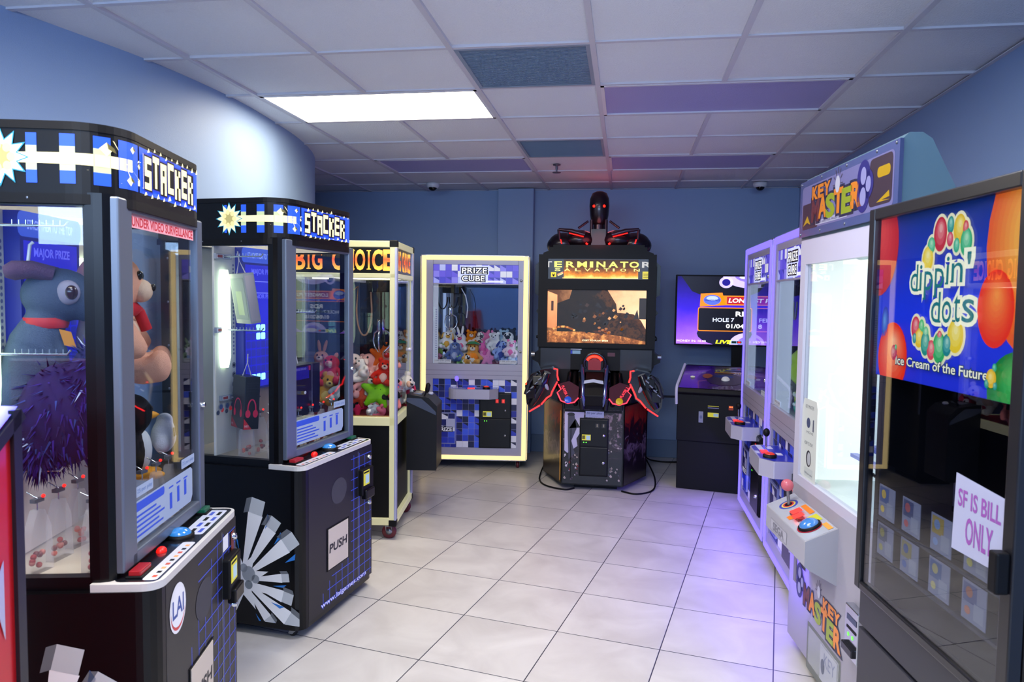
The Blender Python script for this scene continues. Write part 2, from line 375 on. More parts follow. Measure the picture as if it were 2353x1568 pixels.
# ------------------------------------------------------------------ camera and lamps
cd = bpy.data.cameras.new('camera'); cam = bpy.data.objects.new('camera', cd); COL.objects.link(cam); scn.camera = cam
yaw, pitch, roll = .1544, .0594, .0138
f_ = Vector((-math.sin(yaw)*math.cos(pitch), math.cos(yaw)*math.cos(pitch), -math.sin(pitch)))
r_ = Vector((math.cos(yaw), math.sin(yaw), 0)); u_ = r_.cross(f_)
r2 = r_*math.cos(roll)+u_*math.sin(roll); u2 = -r_*math.sin(roll)+u_*math.cos(roll)
M = Matrix((r2, u2, -f_)).transposed().to_4x4(); M.translation = (0, 0, 1.54); cam.matrix_world = M
cd.sensor_width = 36; cd.lens = 36*1670.5/2353; cd.clip_start = .02
cd.dof.use_dof = True; cd.dof.focus_distance = 4.3; cd.dof.aperture_fstop = 6.5
def lamp(kind, loc, energy, color, size=.5, rot=(0, 0, 0), name='lamp', sy=None):
    l = bpy.data.lights.new(name, kind); l.energy = energy; l.color = color
    if kind == 'AREA':
        l.size = size
        if sy: l.shape = 'RECTANGLE'; l.size_y = sy
    elif kind == 'POINT': l.shadow_soft_size = size
    o = bpy.data.objects.new(name, l); COL.objects.link(o); o.location = loc; o.rotation_euler = rot; return o
lamp('AREA', (-.6, -3.0, 2.22), 135, (.48, .68, 1), 4.2, (R(92), 0, 0), 'rear_daylight_fill', .6)  # added unseen lamp standing in for bluish daylight behind the viewer
lamp('AREA', (-.4, .3, 2.58), 36, (.8, .86, 1), 1.0, (0, 0, 0), 'ceiling_fill', .5)  # unseen fill lamp added overhead, with no fixture of its own
lamp('AREA', (-.2, 2.4, 2.58), 44, (.95, .94, 1), 1.0, (0, 0, 0), 'ceiling_fill', .5)  # second added fill lamp, also out of view
for y in (3.6, 4.46, 5.3): lamp('AREA', (.80, y, .4), 6.5, (.18, .10, 1), .4, (0, R(50), 0), 'strip_glow', 1.0)
w = bpy.data.worlds.new('world'); scn.world = w; w.use_nodes = True
w.node_tree.nodes['Background'].inputs[0].default_value = (.25, .4, .8, 1); w.node_tree.nodes['Background'].inputs[1].default_value = .15
scn.view_settings.view_transform = 'Standard'; scn.view_settings.look = 'None'; scn.view_settings.exposure = 0
scn.cycles.max_bounces = 10; scn.cycles.transparent_max_bounces = 16; scn.cycles.use_denoising = True
scn.cycles.sample_clamp_indirect = 6; scn.cycles.caustics_reflective = False; scn.cycles.caustics_refractive = False

# ------------------------------------------------------------------ block-stacking prize cabinets
CREAM = E('fff3b4', 1.05); SBLUE = E('2456e8', 1.0); SBLACK = mat('05060a', .4, spec=.25); SCYAN = E('2a9ac0', .8)
GRIDB = mat('3450d8', .4, emit=.35); FRAMEG = mat('66707f', .35, .45)
FONT5 = {'S': ['111', '100', '111', '001', '111'], 'T': ['111', '010', '010', '010', '010'], 'A': ['111', '101', '111', '101', '101'],
         'C': ['111', '100', '100', '100', '111'], 'K': ['101', '110', '110', '101', '101'], 'E': ['111', '100', '111', '100', '111'], 'R': ['110', '101', '110', '101', '101']}
def stacker(loc, rotz, label, first):
    t = thing('stacker_cabinet', label, 'arcade machine', loc, rotz, 'prize cabinets with lit block letter headers')
    W, D = .35, .75
    # base cabinet
    b = MB(); b.prism(rplan(-W, W, 0, D, .055), .045, .765, BLACKG, smooth=False)
    a = front(b, 0)
    PB = mat('1a191e', .4, spec=.35)
    a.rect(-W+.055, W-.02, .065, .76, PB); a.up()
    for k in range(9):   # blue circuit grid printed on the right half, stepping down to the lower left
        x = -.17+k*.06
        z0 = .075; z1 = [.15, .19, .21, .23, .24, .74, .74, .72, .7][k]
        if not first: z1 = z1 if k > 4 else z1
        else: z1 = [.3, .5, .6, .66, .7, .74, .74, .72, .7][k]
        if x < W-.03: a.rect(x-.0022, x+.0022, z0, z1, GRIDB)
    a.up()
    for k in range(13):
        z = .10+k*.052
        if first: x0 = -.05 if z > .35 else -.2
        else: x0 = .1 if z > .245 else [-.17, -.13, -.09][min(2, k)]
        a.rect(x0, W-.03, z-.002, z+.002, GRIDB)
    a.up()
    a.rect(.172, .178, .075, .75, mat('8a94a0', .3, .7))
    a.ell(.0 if first else -.02, .60, .075, .062, mat('3a3a42', .6)); a.up()
    if first:
        a.ell(-.215, .665, .06, .07, mat('f0f0f4', .4)); a.up(); a.ell(-.215, .66, .052, .056, mat('d84040', .4)); a.up(); a.ell(-.215, .668, .052, .055, mat('f4f4f8', .4)); a.up()
        a.text('LAI', -.255, -.175, .645, .695, mat('3050a0', .4), off=.02)
        a.rect(.18, .235, .68, .73, mat('e8eaf0', .4)); a.rect(.27, .3, .62, .72, mat('782018', .4))
    else:
        a.text('www.laigames.com', -.19, .26, .078, .108, mat('3450d8', .4), off=.06); a.up()
        a.text('www.laigames.com', -.19, .26, .078, .108, mat('e8ecff', .4), off=.01)
    # burst of blocks on the near side (mascot left out)
    a = nearside(b, -W, rect=(-.73, -.012, .07, .75)); AB = mat('f6f6f8', .4); BK = mat('c4c8cc', .35); BD = mat('6a6e74', .4); BB = mat('2c7cd0', .4)
    cx, cz = -.31, .25
    a.poly([p for k in range(18) for p in [(cx+math.cos(k*.349)*(.15 if k % 2 else .07), cz+math.sin(k*.349)*(.15 if k % 2 else .07))]], AB); a.up()
    rays = [(76, .36, .075), (58, .33, .06), (38, .33, .07), (8, .24, .04), (-14, .25, .055), (-32, .32, .07), (-50, .24, .045), (105, .2, .03), (150, .25, .04), (190, .2, .04), (235, .2, .04)]
    for ang, ln, wd in rays:
        ln *= .88; wd *= .85; ca, sa = math.cos(R(ang)), math.sin(R(ang)); px, pz = -sa, ca; ex, ez = cx+ca*ln, cz+sa*ln
        a.poly([(cx, cz), (ex+px*wd*.6, ez+pz*wd*.6), (ex-px*wd*.6, ez-pz*wd*.6)], AB)
    a.up()
    for ang, ln, wd in rays:
        ln *= .88; wd *= .85; ca, sa = math.cos(R(ang)), math.sin(R(ang)); px, pz = -sa, ca; ex, ez = cx+ca*ln, cz+sa*ln; w2 = wd*.55; d = wd*1.1
        q = [(ex+px*w2, ez+pz*w2), (ex-px*w2, ez-pz*w2), (ex-px*w2+ca*d, ez-pz*w2+sa*d), (ex+px*w2+ca*d, ez+pz*w2+sa*d)]
        a.poly(q, BK)
        a.poly([q[0], q[3], (q[3][0]+px*w2*.7-ca*d*.2, q[3][1]+pz*w2*.7-sa*d*.2), (q[0][0]+px*w2*.7-ca*d*.2, q[0][1]+pz*w2*.7-sa*d*.2)], BD)
        a.poly([(ex-px*w2*1.8-ca*.05, ez-pz*w2*1.8-sa*.05), (ex-px*w2*2.3, ez-pz*w2*2.3), (ex-px*w2*1.7+ca*.02, ez-pz*w2*1.7+sa*.02)], BB)
    a.up(); a.ell(cx+.04, cz+.03, .034, .036, mat('9aa0a8', .4)); a.ell(cx+.015, cz+.055, .02, .02, mat('9aa0a8', .4)); a.ell(cx+.075, cz+.01, .02, .02, mat('9aa0a8', .4)); a.ell(cx+.04, cz-.02, .02, .02, mat('808890', .4))
    b.build('base_cabinet', t)
    # prize flap
    b = MB(); b.box(-.135, .075, -.004, .02, .24, .445, BLACK); b.box(-.128, .062, -.006, -.003, .247, .44, mat('cfc3b4', .4))
    a = front(b, -.006); a.text('PUSH', -.12, .045, .325, .365, mat('1a1a20', .5), off=.03, shear=.1)
    b.build('prize_flap', t, label='cream prize flap lettered PUSH')
    # coin and bill unit
    b = MB(); b.T = Matrix.Translation((-.035, .008, 0)); b.box(.21, .335, -.035, .01, .52, .655, BLACK); b.box(.225, .32, -.05, -.02, .50, .55, BLACKG)
    a = front(b, -.0355); a.rect(.218, .285, .572, .648, mat('e8e040', .4, emit=.4)); a.up(); a.rect(.24, .28, .58, .625, mat('b8d8f0', .4, emit=.4)); a.rect(.222, .28, .634, .642, BLACK)
    b.build('bill_acceptor', t, bevel=.006)
    for z in (.70, .46): b = MB(); b.lathe([(0, -.016), (.010, -.016), (.012, 0)], CHROME, (.29, 0, z), 'y', 12); b.build('lock', t)
    # control deck
    b = MB(); b.prism(rplan(-W+.005, W-.005, -.004, .17, .045), .765, .785, mat('c9c6c4', .35))
    a = topface(b, .785); a.rrect(-W+.02, W-.02, .008, .12, .02, mat('15161d', .2, coat=.5)); a.up()
    a.rrect(-.32, -.02, .014, .052, .01, mat('c8cad6', .4)); a.rrect(.05, .31, .02, .085, .01, mat('c4c8da', .4)); a.up()
    for k in range(9): a.rect(-.3+k*.03, -.285+k*.03, .022, .034, [mat('c05030', .4), BLACK, mat('e8a060', .4)][k % 3])
    for k in range(4):
        for q in range(2): a.rect(.07+k*.06, .11+k*.06, .03+q*.024, .042+q*.024, [mat('3a50b8', .4), BLACK][(k+q) % 2])
    b.build('control_deck', t, bevel=.003)
    for x, y, sx, sy, c in ((-.27, .075, .035, .016, 'b01020'), (.285, .095, .026, .016, '106048')):
        b = MB(); b.box(x-sx-.006, x+sx+.006, y-sy-.006, y+sy+.006, .785, .792, BLACK); b.box(x-sx, x+sx, y-sy, y+sy, .79, .804, mat(c, .3, emit=.25)); b.build('button', t, bevel=.003)
    b = MB(); b.ell((-.1, .085, .786), (.018, .014, .014), E('ff1810', 1.2)); b.build('button', t)
    b = MB(); b.lathe([(.042, .785), (.042, .795), (.034, .797)], BLACK, (.03, .08, 0)); b.ell((.03, .08, .795), (.034, .034, .02), mat('3088d8', .1, emit=.6, coat=1)); b.build('stop_button', t)
    # corner posts, roof, plinth, back
    b = MB()
    for s in (-1, 1):
        q = [(s*.33, .175), (s*.33, .15), (s*.325, .13), (s*.312, .116), (s*.30, .112), (s*.29, .112), (s*.29, .13), (s*.305, .14), (s*.31, .175)]
        b.prism(q, .785, 1.79, BLACKG)
        b.box(min(s*.33, s*.30), max(s*.33, s*.30), .68, .74, .785, 1.79, BLACKG)
        b.box(min(s*.33, s*.30), max(s*.33, s*.30), .17, .7, .765, .80, BLACKG); b.box(min(s*.33, s*.30), max(s*.33, s*.30), .17, .7, 1.755, 1.79, BLACKG)
        for z in (.9, 1.1, 1.3, 1.5, 1.7): b.ell((s*.331, .7, z), (.002, .006, .006), STEEL, seg=8, rings=5)
    b.box(-.29, .29, .112, .16, .785, .80, BLACKG)
    b.build('corner_frame', t)
    b = MB(); b.box(-.325, .325, .13, .74, .765, .79, mat('d8c8b4', .4)); b.build('display_shelf', t)
    b = MB(); wl = mat('d8dad6', .5); b.box(-.325, .325, .70, .74, .79, 1.79, wl); b.box(-.32, -.17, .46, .47, .80, 1.78, wl); b.box(.155, .32, .46, .47, .80, 1.78, wl)
    a = front(b, .46)
    for sx in (-1, 1):
        for k in range(6): a.ell(sx*.185, .98+k*.045, .014, .014, mat('80848c', .4)); 
        for k in range(24): a.ell(sx*.185, 1.26+k*.018, .006, .006, mat('6a70a0', .4), n=8)
    a.up()
    for sx in (-1, 1):
        for k in range(6): a.ell(sx*.185, .98+k*.045, .007, .007, BLACK, n=10)
    b.build('back_panel', t)
    # playfield display
    b = MB(); b.box(-.165, .15, .42, .465, 1.08, 1.765, mat('1820a0', .4, emit=.35)); b.box(-.165, .15, .44, .465, .80, 1.08, mat('d8c8c4', .5))
    a = front(b, .42); BL = E('2a2af0', .55); a.rect(-.15, .135, 1.09, 1.68, BL); a.rrect(-.175, .16, 1.69, 1.76, .02, E('3a5ce0', .7)); a.up()
    a.text('STACK THEM TO THE TOP', -.13, .11, 1.712, 1.738, E('9ab0ff', .9), off=.01)
    a.text('MAJOR PRIZE', -.10, .09, 1.63, 1.662, E('6a70ff', .8), off=.02)
    a.text('MINOR PRIZE', -.10, .09, 1.52, 1.54, E('6a70ff', .8), off=.02)
    a.rect(-.15, .135, 1.60, 1.603, E('8890ff', .9)); a.rect(-.15, .135, 1.545, 1.548, E('8890ff', .9))
    for rr in range(7):
        for cc in range(7):
            on = (cc in (1, 2) if first else cc in (1, 2, 3) and rr < 1 or rr > 4 and cc in (2, 3))
            x = -.145+cc*.039; z = 1.285+rr*.038 if first else 1.12+rr*.04
            a.rrect(x, x+.034, z, z+.033, .006, E('90e8ff', 2.2) if on else E('3034c8', .5))
    b.build('game_display', t, label='blue block game display with lit cells')
    for x in (-.262, .25):
        b = MB(); b.tube([(x, .455, 1.2+k*.05) for k in range(10)], [.02]+[.03]*8+[.02], E('eaffd8', 3.2), 14); b.build('light_tube', t)
    # door
    b = MB(); d0, d1, z0, z1 = -.312, .312, .80, 1.785
    for q in ((d0, d0+.082, z0, z1), (d1-.05, d1, z0, z1), (d0+.05, d1-.05, z0, z0+.035), (d0+.05, d1-.05, z1-.035, z1)): b.box(q[0], q[1], .096, .125, q[2], q[3], FRAMEG)
    dr = b.build('glass_door', t, bevel=.005)
    b = MB(); b.box(d0+.045, d1-.045, .108, .112, z0+.03, z1-.03, GLASS); b.build('glass', dr)
    b = MB(); a = front(b, .106); WS = mat('b9cdf0', .5, emit=.15)
    pl = [(-.22, .85), (.2, .85), (.215, .87), (.215, .955), (.2, .965), (-.225, .965), (-.235, .95), (-.235, .87)]
    a.poly(pl, WS); a.up(); DB = mat('2c50c8', .5)
    a.rrect(-.225, -.02, .935, .96, .008, DB)
    for k in range(5): a.rect(-.215, [-.03, -.06, -.02, -.05, -.08][k], .862+k*.014, .868+k*.014, DB)
    for k in range(3): a.rect(.02+k*.06, .04+k*.06, .875+k*.006, .925+k*.006, DB); a.rect(.015+k*.06, .05+k*.06, .94, .945, DB)
    b.build('instruction_sticker', dr, label='white and blue how to play sticker')
    if first:
        b = MB(); a = front(b, .106); a.rect(-.222, .252, 1.715, 1.752, mat('e8a0a8', .5)); a.up(); a.text('UNDER VIDEO SURVEILLANCE', -.212, .242, 1.72, 1.745, mat('c01828', .5), off=.02); b.build('warning_strip', dr, label='pink strip reading UNDER VIDEO SURVEILLANCE')
    for x in ((.12, -.215) if first else (.12,)):
        b = MB(); a = front(b, .106); a.rrect(x, x+.115, .975, 1.005, .004, WS); a.up(); a.text('25 per play', x+.008, x+.107, .982, .997, mat('5878b0', .5)); b.build('price_label', dr)
    b = MB(); b.lathe([(0, -.012), (.008, -.012), (.009, 0)], CHROME, (.285, .096, 1.16), 'y', 10); b.build('lock', dr)
    for s in (-1, 1):
        b = MB(); b.box(s*.316-.003, s*.316+.003, .17, .685, .79, 1.76, GLASS); b.build('side_glass', t)
    # header
    hz0, hz1 = 1.785, 1.955
    hp = [(-.34, .74)]+[(-.22+.12*math.cos(R(180+9*k)), .21+.12*math.sin(R(180+9*k))) for k in range(11)]+[(.22+.12*math.cos(R(270+9*k)), .21+.12*math.sin(R(270+9*k))) for k in range(11)]+[(.34, .74)]
    b = MB(); b.prism(hp, hz0-.02, hz1, SBLACK); b.prism([(x*1.01, .21+(y-.21)*1.012) for x, y in hp], hz1-.012, hz1+.008, BLACK)
    b.prism([(x*1.01, .21+(y-.21)*1.012) for x, y in hp], hz0-.025, hz0+.0, BLACK)
    for s in (-1, 1):
        for y in (.3, .5, .7): b.ell((s*.341, y, hz0-.012), (.003, .006, .006), STEEL, seg=8, rings=5)
    def warp(s, z, k):
        k += .001
        if abs(s) <= .22: return (s, .09-k, z)
        sg = 1 if s > 0 else -1; r = abs(s)-.22
        if r < .1885: th = r/.12; return (sg*(.22+(.12+k)*math.sin(th)), .21-(.12+k)*math.cos(th), z)
        return (sg*(.34+k), .21+r-.1885, z)
    a = Art(b, (0, 0, 0), (1, 0, 0), (0, 0, 1), warp=warp)
    def wr(s0, s1, z0_, z1_, m):
        n = max(1, int((s1-s0)/.02))
        for k in range(n): a.rect(s0+(s1-s0)*k/n, s0+(s1-s0)*(k+1)/n, z0_, z1_, m)
    zc = (hz0+hz1)/2+.002; za, zb = hz0+.025, hz1-.022
    wr(-.20, .33, za, zb, SBLUE)
    for s0, w_ in ((-.585, .012), (-.50, .026), (-.42, .036), (-.345, .04), (-.285, .075)): wr(s0, s0+w_, za, zb, SBLUE)
    a.up()
    for s0, w_ in ((-.50, .026), (-.42, .036), (-.345, .04)): wr(s0, s0+w_, zc-.03, zc+.03, E('c8d8a8', .8))
    a.up(); n = 12
    for k in range(n):
        s0 = -.60+.36*k/n; s1 = -.60+.36*(k+1)/n; h0 = .012+.004*k/n; h1 = .012+.004*(k+1)/n
        a.poly([(s0, zc-h0), (s1, zc-h1), (s1, zc+h1), (s0, zc+h0)], CREAM)
    for p in ([(-.36, zc-.026), (-.2, zc-.03), (-.24, zc-.01)], [(-.3, zc+.055), (-.19, zc+.02), (-.26, zc)], [(-.28, zc-.05), (-.2, zc-.045), (-.2, zc-.03)], [(-.27, zc+.01), (-.17, zc+.05), (-.17, zc-.05), (-.25, zc-.03)]): a.poly(p, CREAM)
    a.up()
    st = [(-.56+math.cos(R(k*15))*(.062 if k % 2 == 0 else .038), zc+math.sin(R(k*15))*(.066 if k % 2 == 0 else .04)) for k in range(24)]
    a.poly([(-.56+(x+.56)*1.12, zc+(z-zc)*1.12) for x, z in st], SCYAN); a.up(); a.poly(st, CREAM); a.up(); a.ell(-.56, zc, .026, .03, E('b8b070', .8)); a.up()
    for k in range(7): a.ell(-.56+math.cos(k*.9)*.026, zc+math.sin(k*.9)*.028, .01, .011, E('e8e0a0', .9), n=12)
    for (x, z, q) in ((-.315, zc+.03, .018), (-.24, zc+.042, .010), (-.25, zc-.04, .013), (-.21, zc+.005, .008)):
        a.poly([(x-q, z), (x, z+q), (x+q, z+q*.3), (x, z-q)], CREAM); a.up(); a.poly([(x, z+q), (x+q, z+q*.3), (x+q*1.3, z-q*.4), (x+q*.2, z+q*.1)], E('706838', .5))
    a.up()
    # splash of rays behind the letters
    for k in range(20):
        ang = k*.7; s0 = -.17+.021*k; z_ = zc+(.060 if k % 2 else -.060)+rnd.uniform(-.006, .006); q = rnd.uniform(.006, .013)
        a.poly([(s0-q, z_-q*.6), (s0+q*.2, z_+q), (s0+q, z_-q*.2)], CREAM)
    a.up()
    word = 'STACKER'; lw = .054; xs = [-.178+k*lw for k in range(7)]; ch_ = .088/5; cwd = (lw-.010)/3
    for qi, x in enumerate(xs): zz = zc-.044+(.006 if qi % 2 else -.004); wr(x-.006, x+lw+.001, zz-.008, zz+.097, E('1030b8', .8))
    a.up()
    for qi, x in enumerate(xs): zz = zc-.044+(.006 if qi % 2 else -.004); wr(x-.002, x+lw-.005, zz-.004, zz+.093, SBLACK)
    a.up()
    for qi, x in enumerate(xs):
        zz = zc-.044+(.006 if qi % 2 else -.004)
        for r_ in range(5):
            for c_ in range(3):
                if FONT5[word[qi]][r_][c_] == '1': a.rect(x+c_*cwd, x+(c_+1)*cwd+.0005, zz+(4-r_)*ch_, zz+(5-r_)*ch_+.0005, CREAM)
    b.build('marquee', t, label='backlit cream and blue marquee reading STACKER')
    b = MB(); b.box(-.28, .28, .2, .6, 1.760, 1.764, E('fff0d8', 1.6)); b.build('interior_light', t)
    # prize hooks
    for x, y, z in ((-.27, .30, 1.71), (-.27, .30, 1.375), (-.24, .34, 1.06), (.24, .33, 1.06), (.24, .33, 1.45)):
        b = MB(); b.box(x-.055, x+.055, .445, .458, z-.012, z+.012, mat('9aa4b4', .4))
        b.tube([(x, .45, z), (x, y-.05, z), (x, y-.06, z+.012)], .0035, CHROME, 6)
        for k in range(8): yy = y-.04+k*.017; b.tube([(x, yy, z), (x, yy, z+.014)], .0018, CHROME, 5)
        a = front(b, .445); a.rect(x-.05, x+.05, z-.009, z+.009, mat('c8d2e4', .4)); a.up(); a.rect(x-.045, x-.01, z-.006, z+.006, mat('9a3038', .4)); a.rect(x+.0, x+.045, z-.006, z+.006, mat('304878', .4))
        b.build('prize_hook', t)
    for sx in (-1, 1):
        b = MB(); a = front(b, .4575)
        for k in range(5):
            x = sx*.245; z = .995+.0*k
            a.ell(x-.06+k*.03, z+.01*(k % 2), .011, .011, mat('c02020' if k % 2 else '405070', .4, emit=.4 if k % 2 else 0), n=12)
        for x, z in ((sx*.24, 1.02), (sx*.285, 1.02), (sx*.2, 1.02)): a.ell(x, z, .018, .018, mat('a0a8b4', .4), n=16)
        a.up()
        for x, z in ((sx*.24, 1.02), (sx*.285, 1.02), (sx*.2, 1.02)): a.ell(x, z, .012, .012, mat('30589a', .4), n=16)
        b.build('prize_selector', t)
    for x, y in ((-.3, .06), (.3, .06), (-.3, .68), (.3, .68)): caster(t, x, y, .019, .046, RUBBER)
    return t

S1 = stacker((-1.265, 2.02, 0), R(103.5), 'nearest black and blue prize cabinet with lit STACKER header and round LAI badge', True)
S2 = stacker((-1.345, 3.31, 0), R(83.5), 'second black and blue prize cabinet with PUSH flap and burst of blocks on its side', False)

# ------------------------------------------------------------------ PRIZE CUBE cranes
def claw(parent, x, y, ztop, z, legs=3):
    b = MB(); b.box(x-.07, x+.07, y-.06, y+.06, ztop-.075, ztop, BLACK); c = b.build('claw_carriage', parent, bevel=.006)
    b = MB(); b.cyl((x, y, z+.09), (x, y, ztop-.07), .004, CHROME, 6); b.lathe([(0, .09), (.022, .09), (.026, .07), (.026, .02), (.014, 0), (0, 0)], CHROME, (x, y, z), 'z', 14)
    for k in range(legs):
        a = 2*math.pi*k/legs+.5; ca, sa = math.cos(a), math.sin(a)
        b.tube([(x+ca*r_, y+sa*r_, z+h) for r_, h in ((.02, .02), (.055, .0), (.066, -.05), (.055, -.09), (.02, -.125))], [.006, .006, .005, .005, .003], CHROME, 7)
    b.build('claw', c)
    return c
CUBES = ['1c2a9c', '2c44c8', '4c6cf0', '8ca0f0', 'e8e8f4', '182060', '3450d8', '243090', '5a78f8', 'c8d0f0']
def cubeart(a, x0, x1, z0, z1, s, seed, em=0, white=.18, top=False):
    r = random.Random(seed); nx = max(1, round((x1-x0)/s)); nz = max(1, round((z1-z0)/s)); dx = (x1-x0)/nx; dz = (z1-z0)/nz
    for i in range(nx):
        for j in range(nz):
            c = ('e8e8f6' if r.random() < white else (r.choice(['6a5ae8', '8c84f4', 'a8b0ff', '4a48d8', 'c0c8ff', '5c50e0']) if top else r.choice(['1c2a9c', '2c44c8', '4060e8', '182068', '2a3cc0', '3a58e0', '101848'])))
            m = mat(c, .35, emit=em)
            a.rect(x0+i*dx+.001, x0+(i+1)*dx-.001, z0+j*dz+.001, z0+(j+1)*dz-.001, m)
    a.up()
    for i in range(nx):
        for j in range(nz):
            if r.random() < .35:
                X, Z = x0+i*dx, z0+j*dz; a.poly([(X+.002, Z+dz-.002), (X+dx-.002, Z+dz-.002), (X+dx-.002, Z+dz*.45)], mat('0c1240' if not top else '3838b8', .35, emit=em))
    a.up()
def prize_cube(loc, rotz, label, glow, gs, depth, board, mirror, sidewarm):
    t = thing('prize_cube_crane', label, 'claw machine', loc, rotz, 'claw machines with PRIZE CUBE headers')
    W = .48; D = depth; GL = E(glow, gs); BODY = mat('a6a3b6', .35, .15)
    b = MB(); b.box(-W+.03, W-.03, .012, D-.01, .09, .90, BODY); b.box(-.435, .435, 0, .03, .12, .19, BODY)
    b.box(-.435, .435, -.002, .03, .81, .945, BODY); b.box(-.435, -.37, 0, .03, .19, .81, BODY); b.box(.385, .435, 0, .03, .19, .81, BODY)
    a = front(b, .012); a.k = .001; cubeart(a, -.37, .385, .19, .81, .055, 3)
    a2 = front(b, -.002); a2.rect(-.435, .435, .885, .888, mat('6c6a80', .5)); a2.rect(-.435, .435, .845, .848, mat('6c6a80', .5))
    b.box(-W+.01, W-.01, .02, D, .075, .1, DGREY)
    b.build('base_cabinet', t)
    # corner posts and glowing strips
    b = MB()
    for s in (-1, 1):
        for y0, y1 in ((0, .045), (D-.045, D)): b.box(min(s*W, s*(W-.045)), max(s*W, s*(W-.045)), y0, y1, .075, 1.915, ALU)
        b.box(min(s*W, s*(W-.045)), max(s*W, s*(W-.045)), .04, D-.04, 1.87, 1.915, ALU); b.box(min(s*W, s*(W-.045)), max(s*W, s*(W-.045)), .04, D-.04, .075, .12, ALU)
    b.box(-W, W, 0, .045, 1.87, 1.915, ALU); b.box(-W, W, 0, .045, .075, .12, ALU); b.box(-W, W, D-.045, D, 1.87, 1.915, ALU)
    b.build('frame', t, bevel=.004)
    strips = [(-W+.008, -W+.048, .085, 1.905), (W-.048, W-.008, .085, 1.905), (-W+.05, W-.05, 1.868, 1.908), (-W+.05, W-.05, .085, .122)]
    for q in strips:
        b = MB(); b.box(q[0], q[1], -.007, .004, q[2], q[3], GL); b.build('light_strip', t, bevel=.003)
    for s in (-1, 1):
        b = MB(); b.box(min(s*W, s*(W+.004)), max(s*W, s*(W+.004)), .008, .034, .09, 1.9, GL); b.build('light_strip', t)
    # door with printed header
    b = MB()
    for q in ((-.435, -.372, .945, 1.868), (.386, .435, .945, 1.868), (-.372, .386, 1.828, 1.868), (-.372, .386, 1.652, 1.662)): b.box(q[0], q[1], .0, .025, q[2], q[3], BODY)
    dr = b.build('door', t, bevel=.002)
    b = MB(); b.box(-.372, .386, .006, .02, 1.66, 1.83, mat('5048d0', .4)); a = front(b, .006); cubeart(a, -.37, .385, 1.662, 1.828, .055, 9, .55, .22, True)
    a.rect(-.135, .115, 1.668, 1.738, E('c4ccff', .9)); a.rect(-.135, .125, 1.738, 1.822, E('c4ccff', .9)); a.rect(.02, .25, 1.672, 1.69, E('e4e8ff', .8)); a.up()
    for tx, z0, z1, x1 in (('PRIZE', 1.752, 1.80, .105), ('CUBE', 1.682, 1.73, .085)): a.text(tx, -.115, x1, z0, z1, mat('08081c', .4), off=.12)
    a.up()
    for tx, z0, z1, x1 in (('PRIZE', 1.752, 1.80, .105), ('CUBE', 1.682, 1.73, .085)): a.text(tx, -.115, x1, z0, z1, E('ffffff', 1.3), off=.0)
    b.build('header_panel', dr, label='blue cube patterned header reading PRIZE CUBE')
    b = MB(); b.box(-.374, .388, .010, .013, .944, 1.655, GLASS); b.build('glass', dr)
    for x in (-.36, .225):
        b = MB(); a = front(b, .008); a.rect(x, x+.155, .95, .982, mat('d8dcec', .5, emit=.15)); a.up()
        a.text('1.00 per play', x+.008, x+.147, .964, .978, mat('404860', .5)); a.text('No change given', x+.04, x+.115, .954, .959, mat('606880', .5))
        b.build('price_label', dr, label='white label reading 1.00 per play')
    for z in (1.0+.06, 1.69): b = MB(); b.lathe([(0, -.012), (.011, -.012), (.012, 0)], CHROME, (.41, 0, z), 'y', 12); b.build('lock', dr)
    for s in (-1, 1):
        b = MB(); b.box(s*(W-.02)-.002, s*(W-.02)+.002, .045, D-.045, .93, 1.87, GLASS); b.build('side_glass', t)
    # interior
    b = MB(); b.box(-W+.03, W-.03, .02, D-.04, .90, .915, mat('d4d6e4', .4)); b.build('prize_tray', t)
    b = MB(); b.box(-W+.02, W-.02, D-.04, D-.02, .90, 1.9, mat('6c7688' if mirror else '46527a', .04 if mirror else .2, 1 if mirror else .3)); b.build('back_mirror', t)
    b = MB(); b.box(-W+.03, W-.03, .03, D-.04, 1.86, 1.87, mat('d8dcf0', .5)); b.box(-W+.05, W-.05, .10, .13, 1.64, 1.66, BLACK); b.box(-W+.05, W-.05, D-.14, D-.11, 1.64, 1.66, BLACK); b.box(-.30, -.27, .10, D-.1, 1.645, 1.665, STEEL)
    b.build('gantry', t)
    for x, y0, y1 in (() if board else ((-W+.06, .06, .10), (W-.06, .06, .10))):
        b = MB(); b.box(x-.012, x+.012, y0, y1, .93, 1.64, E('dce8ff', 2.6)); b.build('light_tube', t)
    b = MB(); b.box(-.3, .3, .05, .08, 1.835, 1.85, E('e4ecff', 4)); b.build('light_tube', t)
    b = MB()
    if board: b.box(board[0], board[1], .018, .024, .947, 1.655, mat('c4d4f0', .3, emit=.9))  # glow put into the board's material to brighten it; it is no lamp
    else:
        b.box(-.435, -.33, .045, .05, .92, 1.655, mat('dce0f4', .4, emit=.3)); b.box(-.335, -.33, .05, .28, .92, 1.25, glass())
        a = front(b, .045)
        for k in range(22): a.rect(-.355, -.34, 1.0+k*.02, 1.008+k*.02, mat('8a90b8', .5))
    b.build('prize_chute', t)
    c = claw(t, -.24 if not board else -.2, .22, 1.65, 1.36)
    b = MB(); b.tube(loopc((-.31 if not board else .2, .2, 1.54), .045, .11, 180, 360), .006, BLACK if not board else mat('e0e0e8', .4), 7); b.tube([(-.14, .2, 1.62), (-.10, .2, 1.55), (-.08, .2, 1.45), (-.09, .2, 1.35)], .005, mat('d8d8e0', .4), 6)
    b.build('cable', c)
    # controls
    b = MB(); q = [(-.215, .01)]+[(-.215+.07-.07*math.cos(R(k*18)), -.085-.07*math.sin(R(k*18))) for k in range(6)]+[(.15, -.158), (.225, -.10), (.225, .01)]
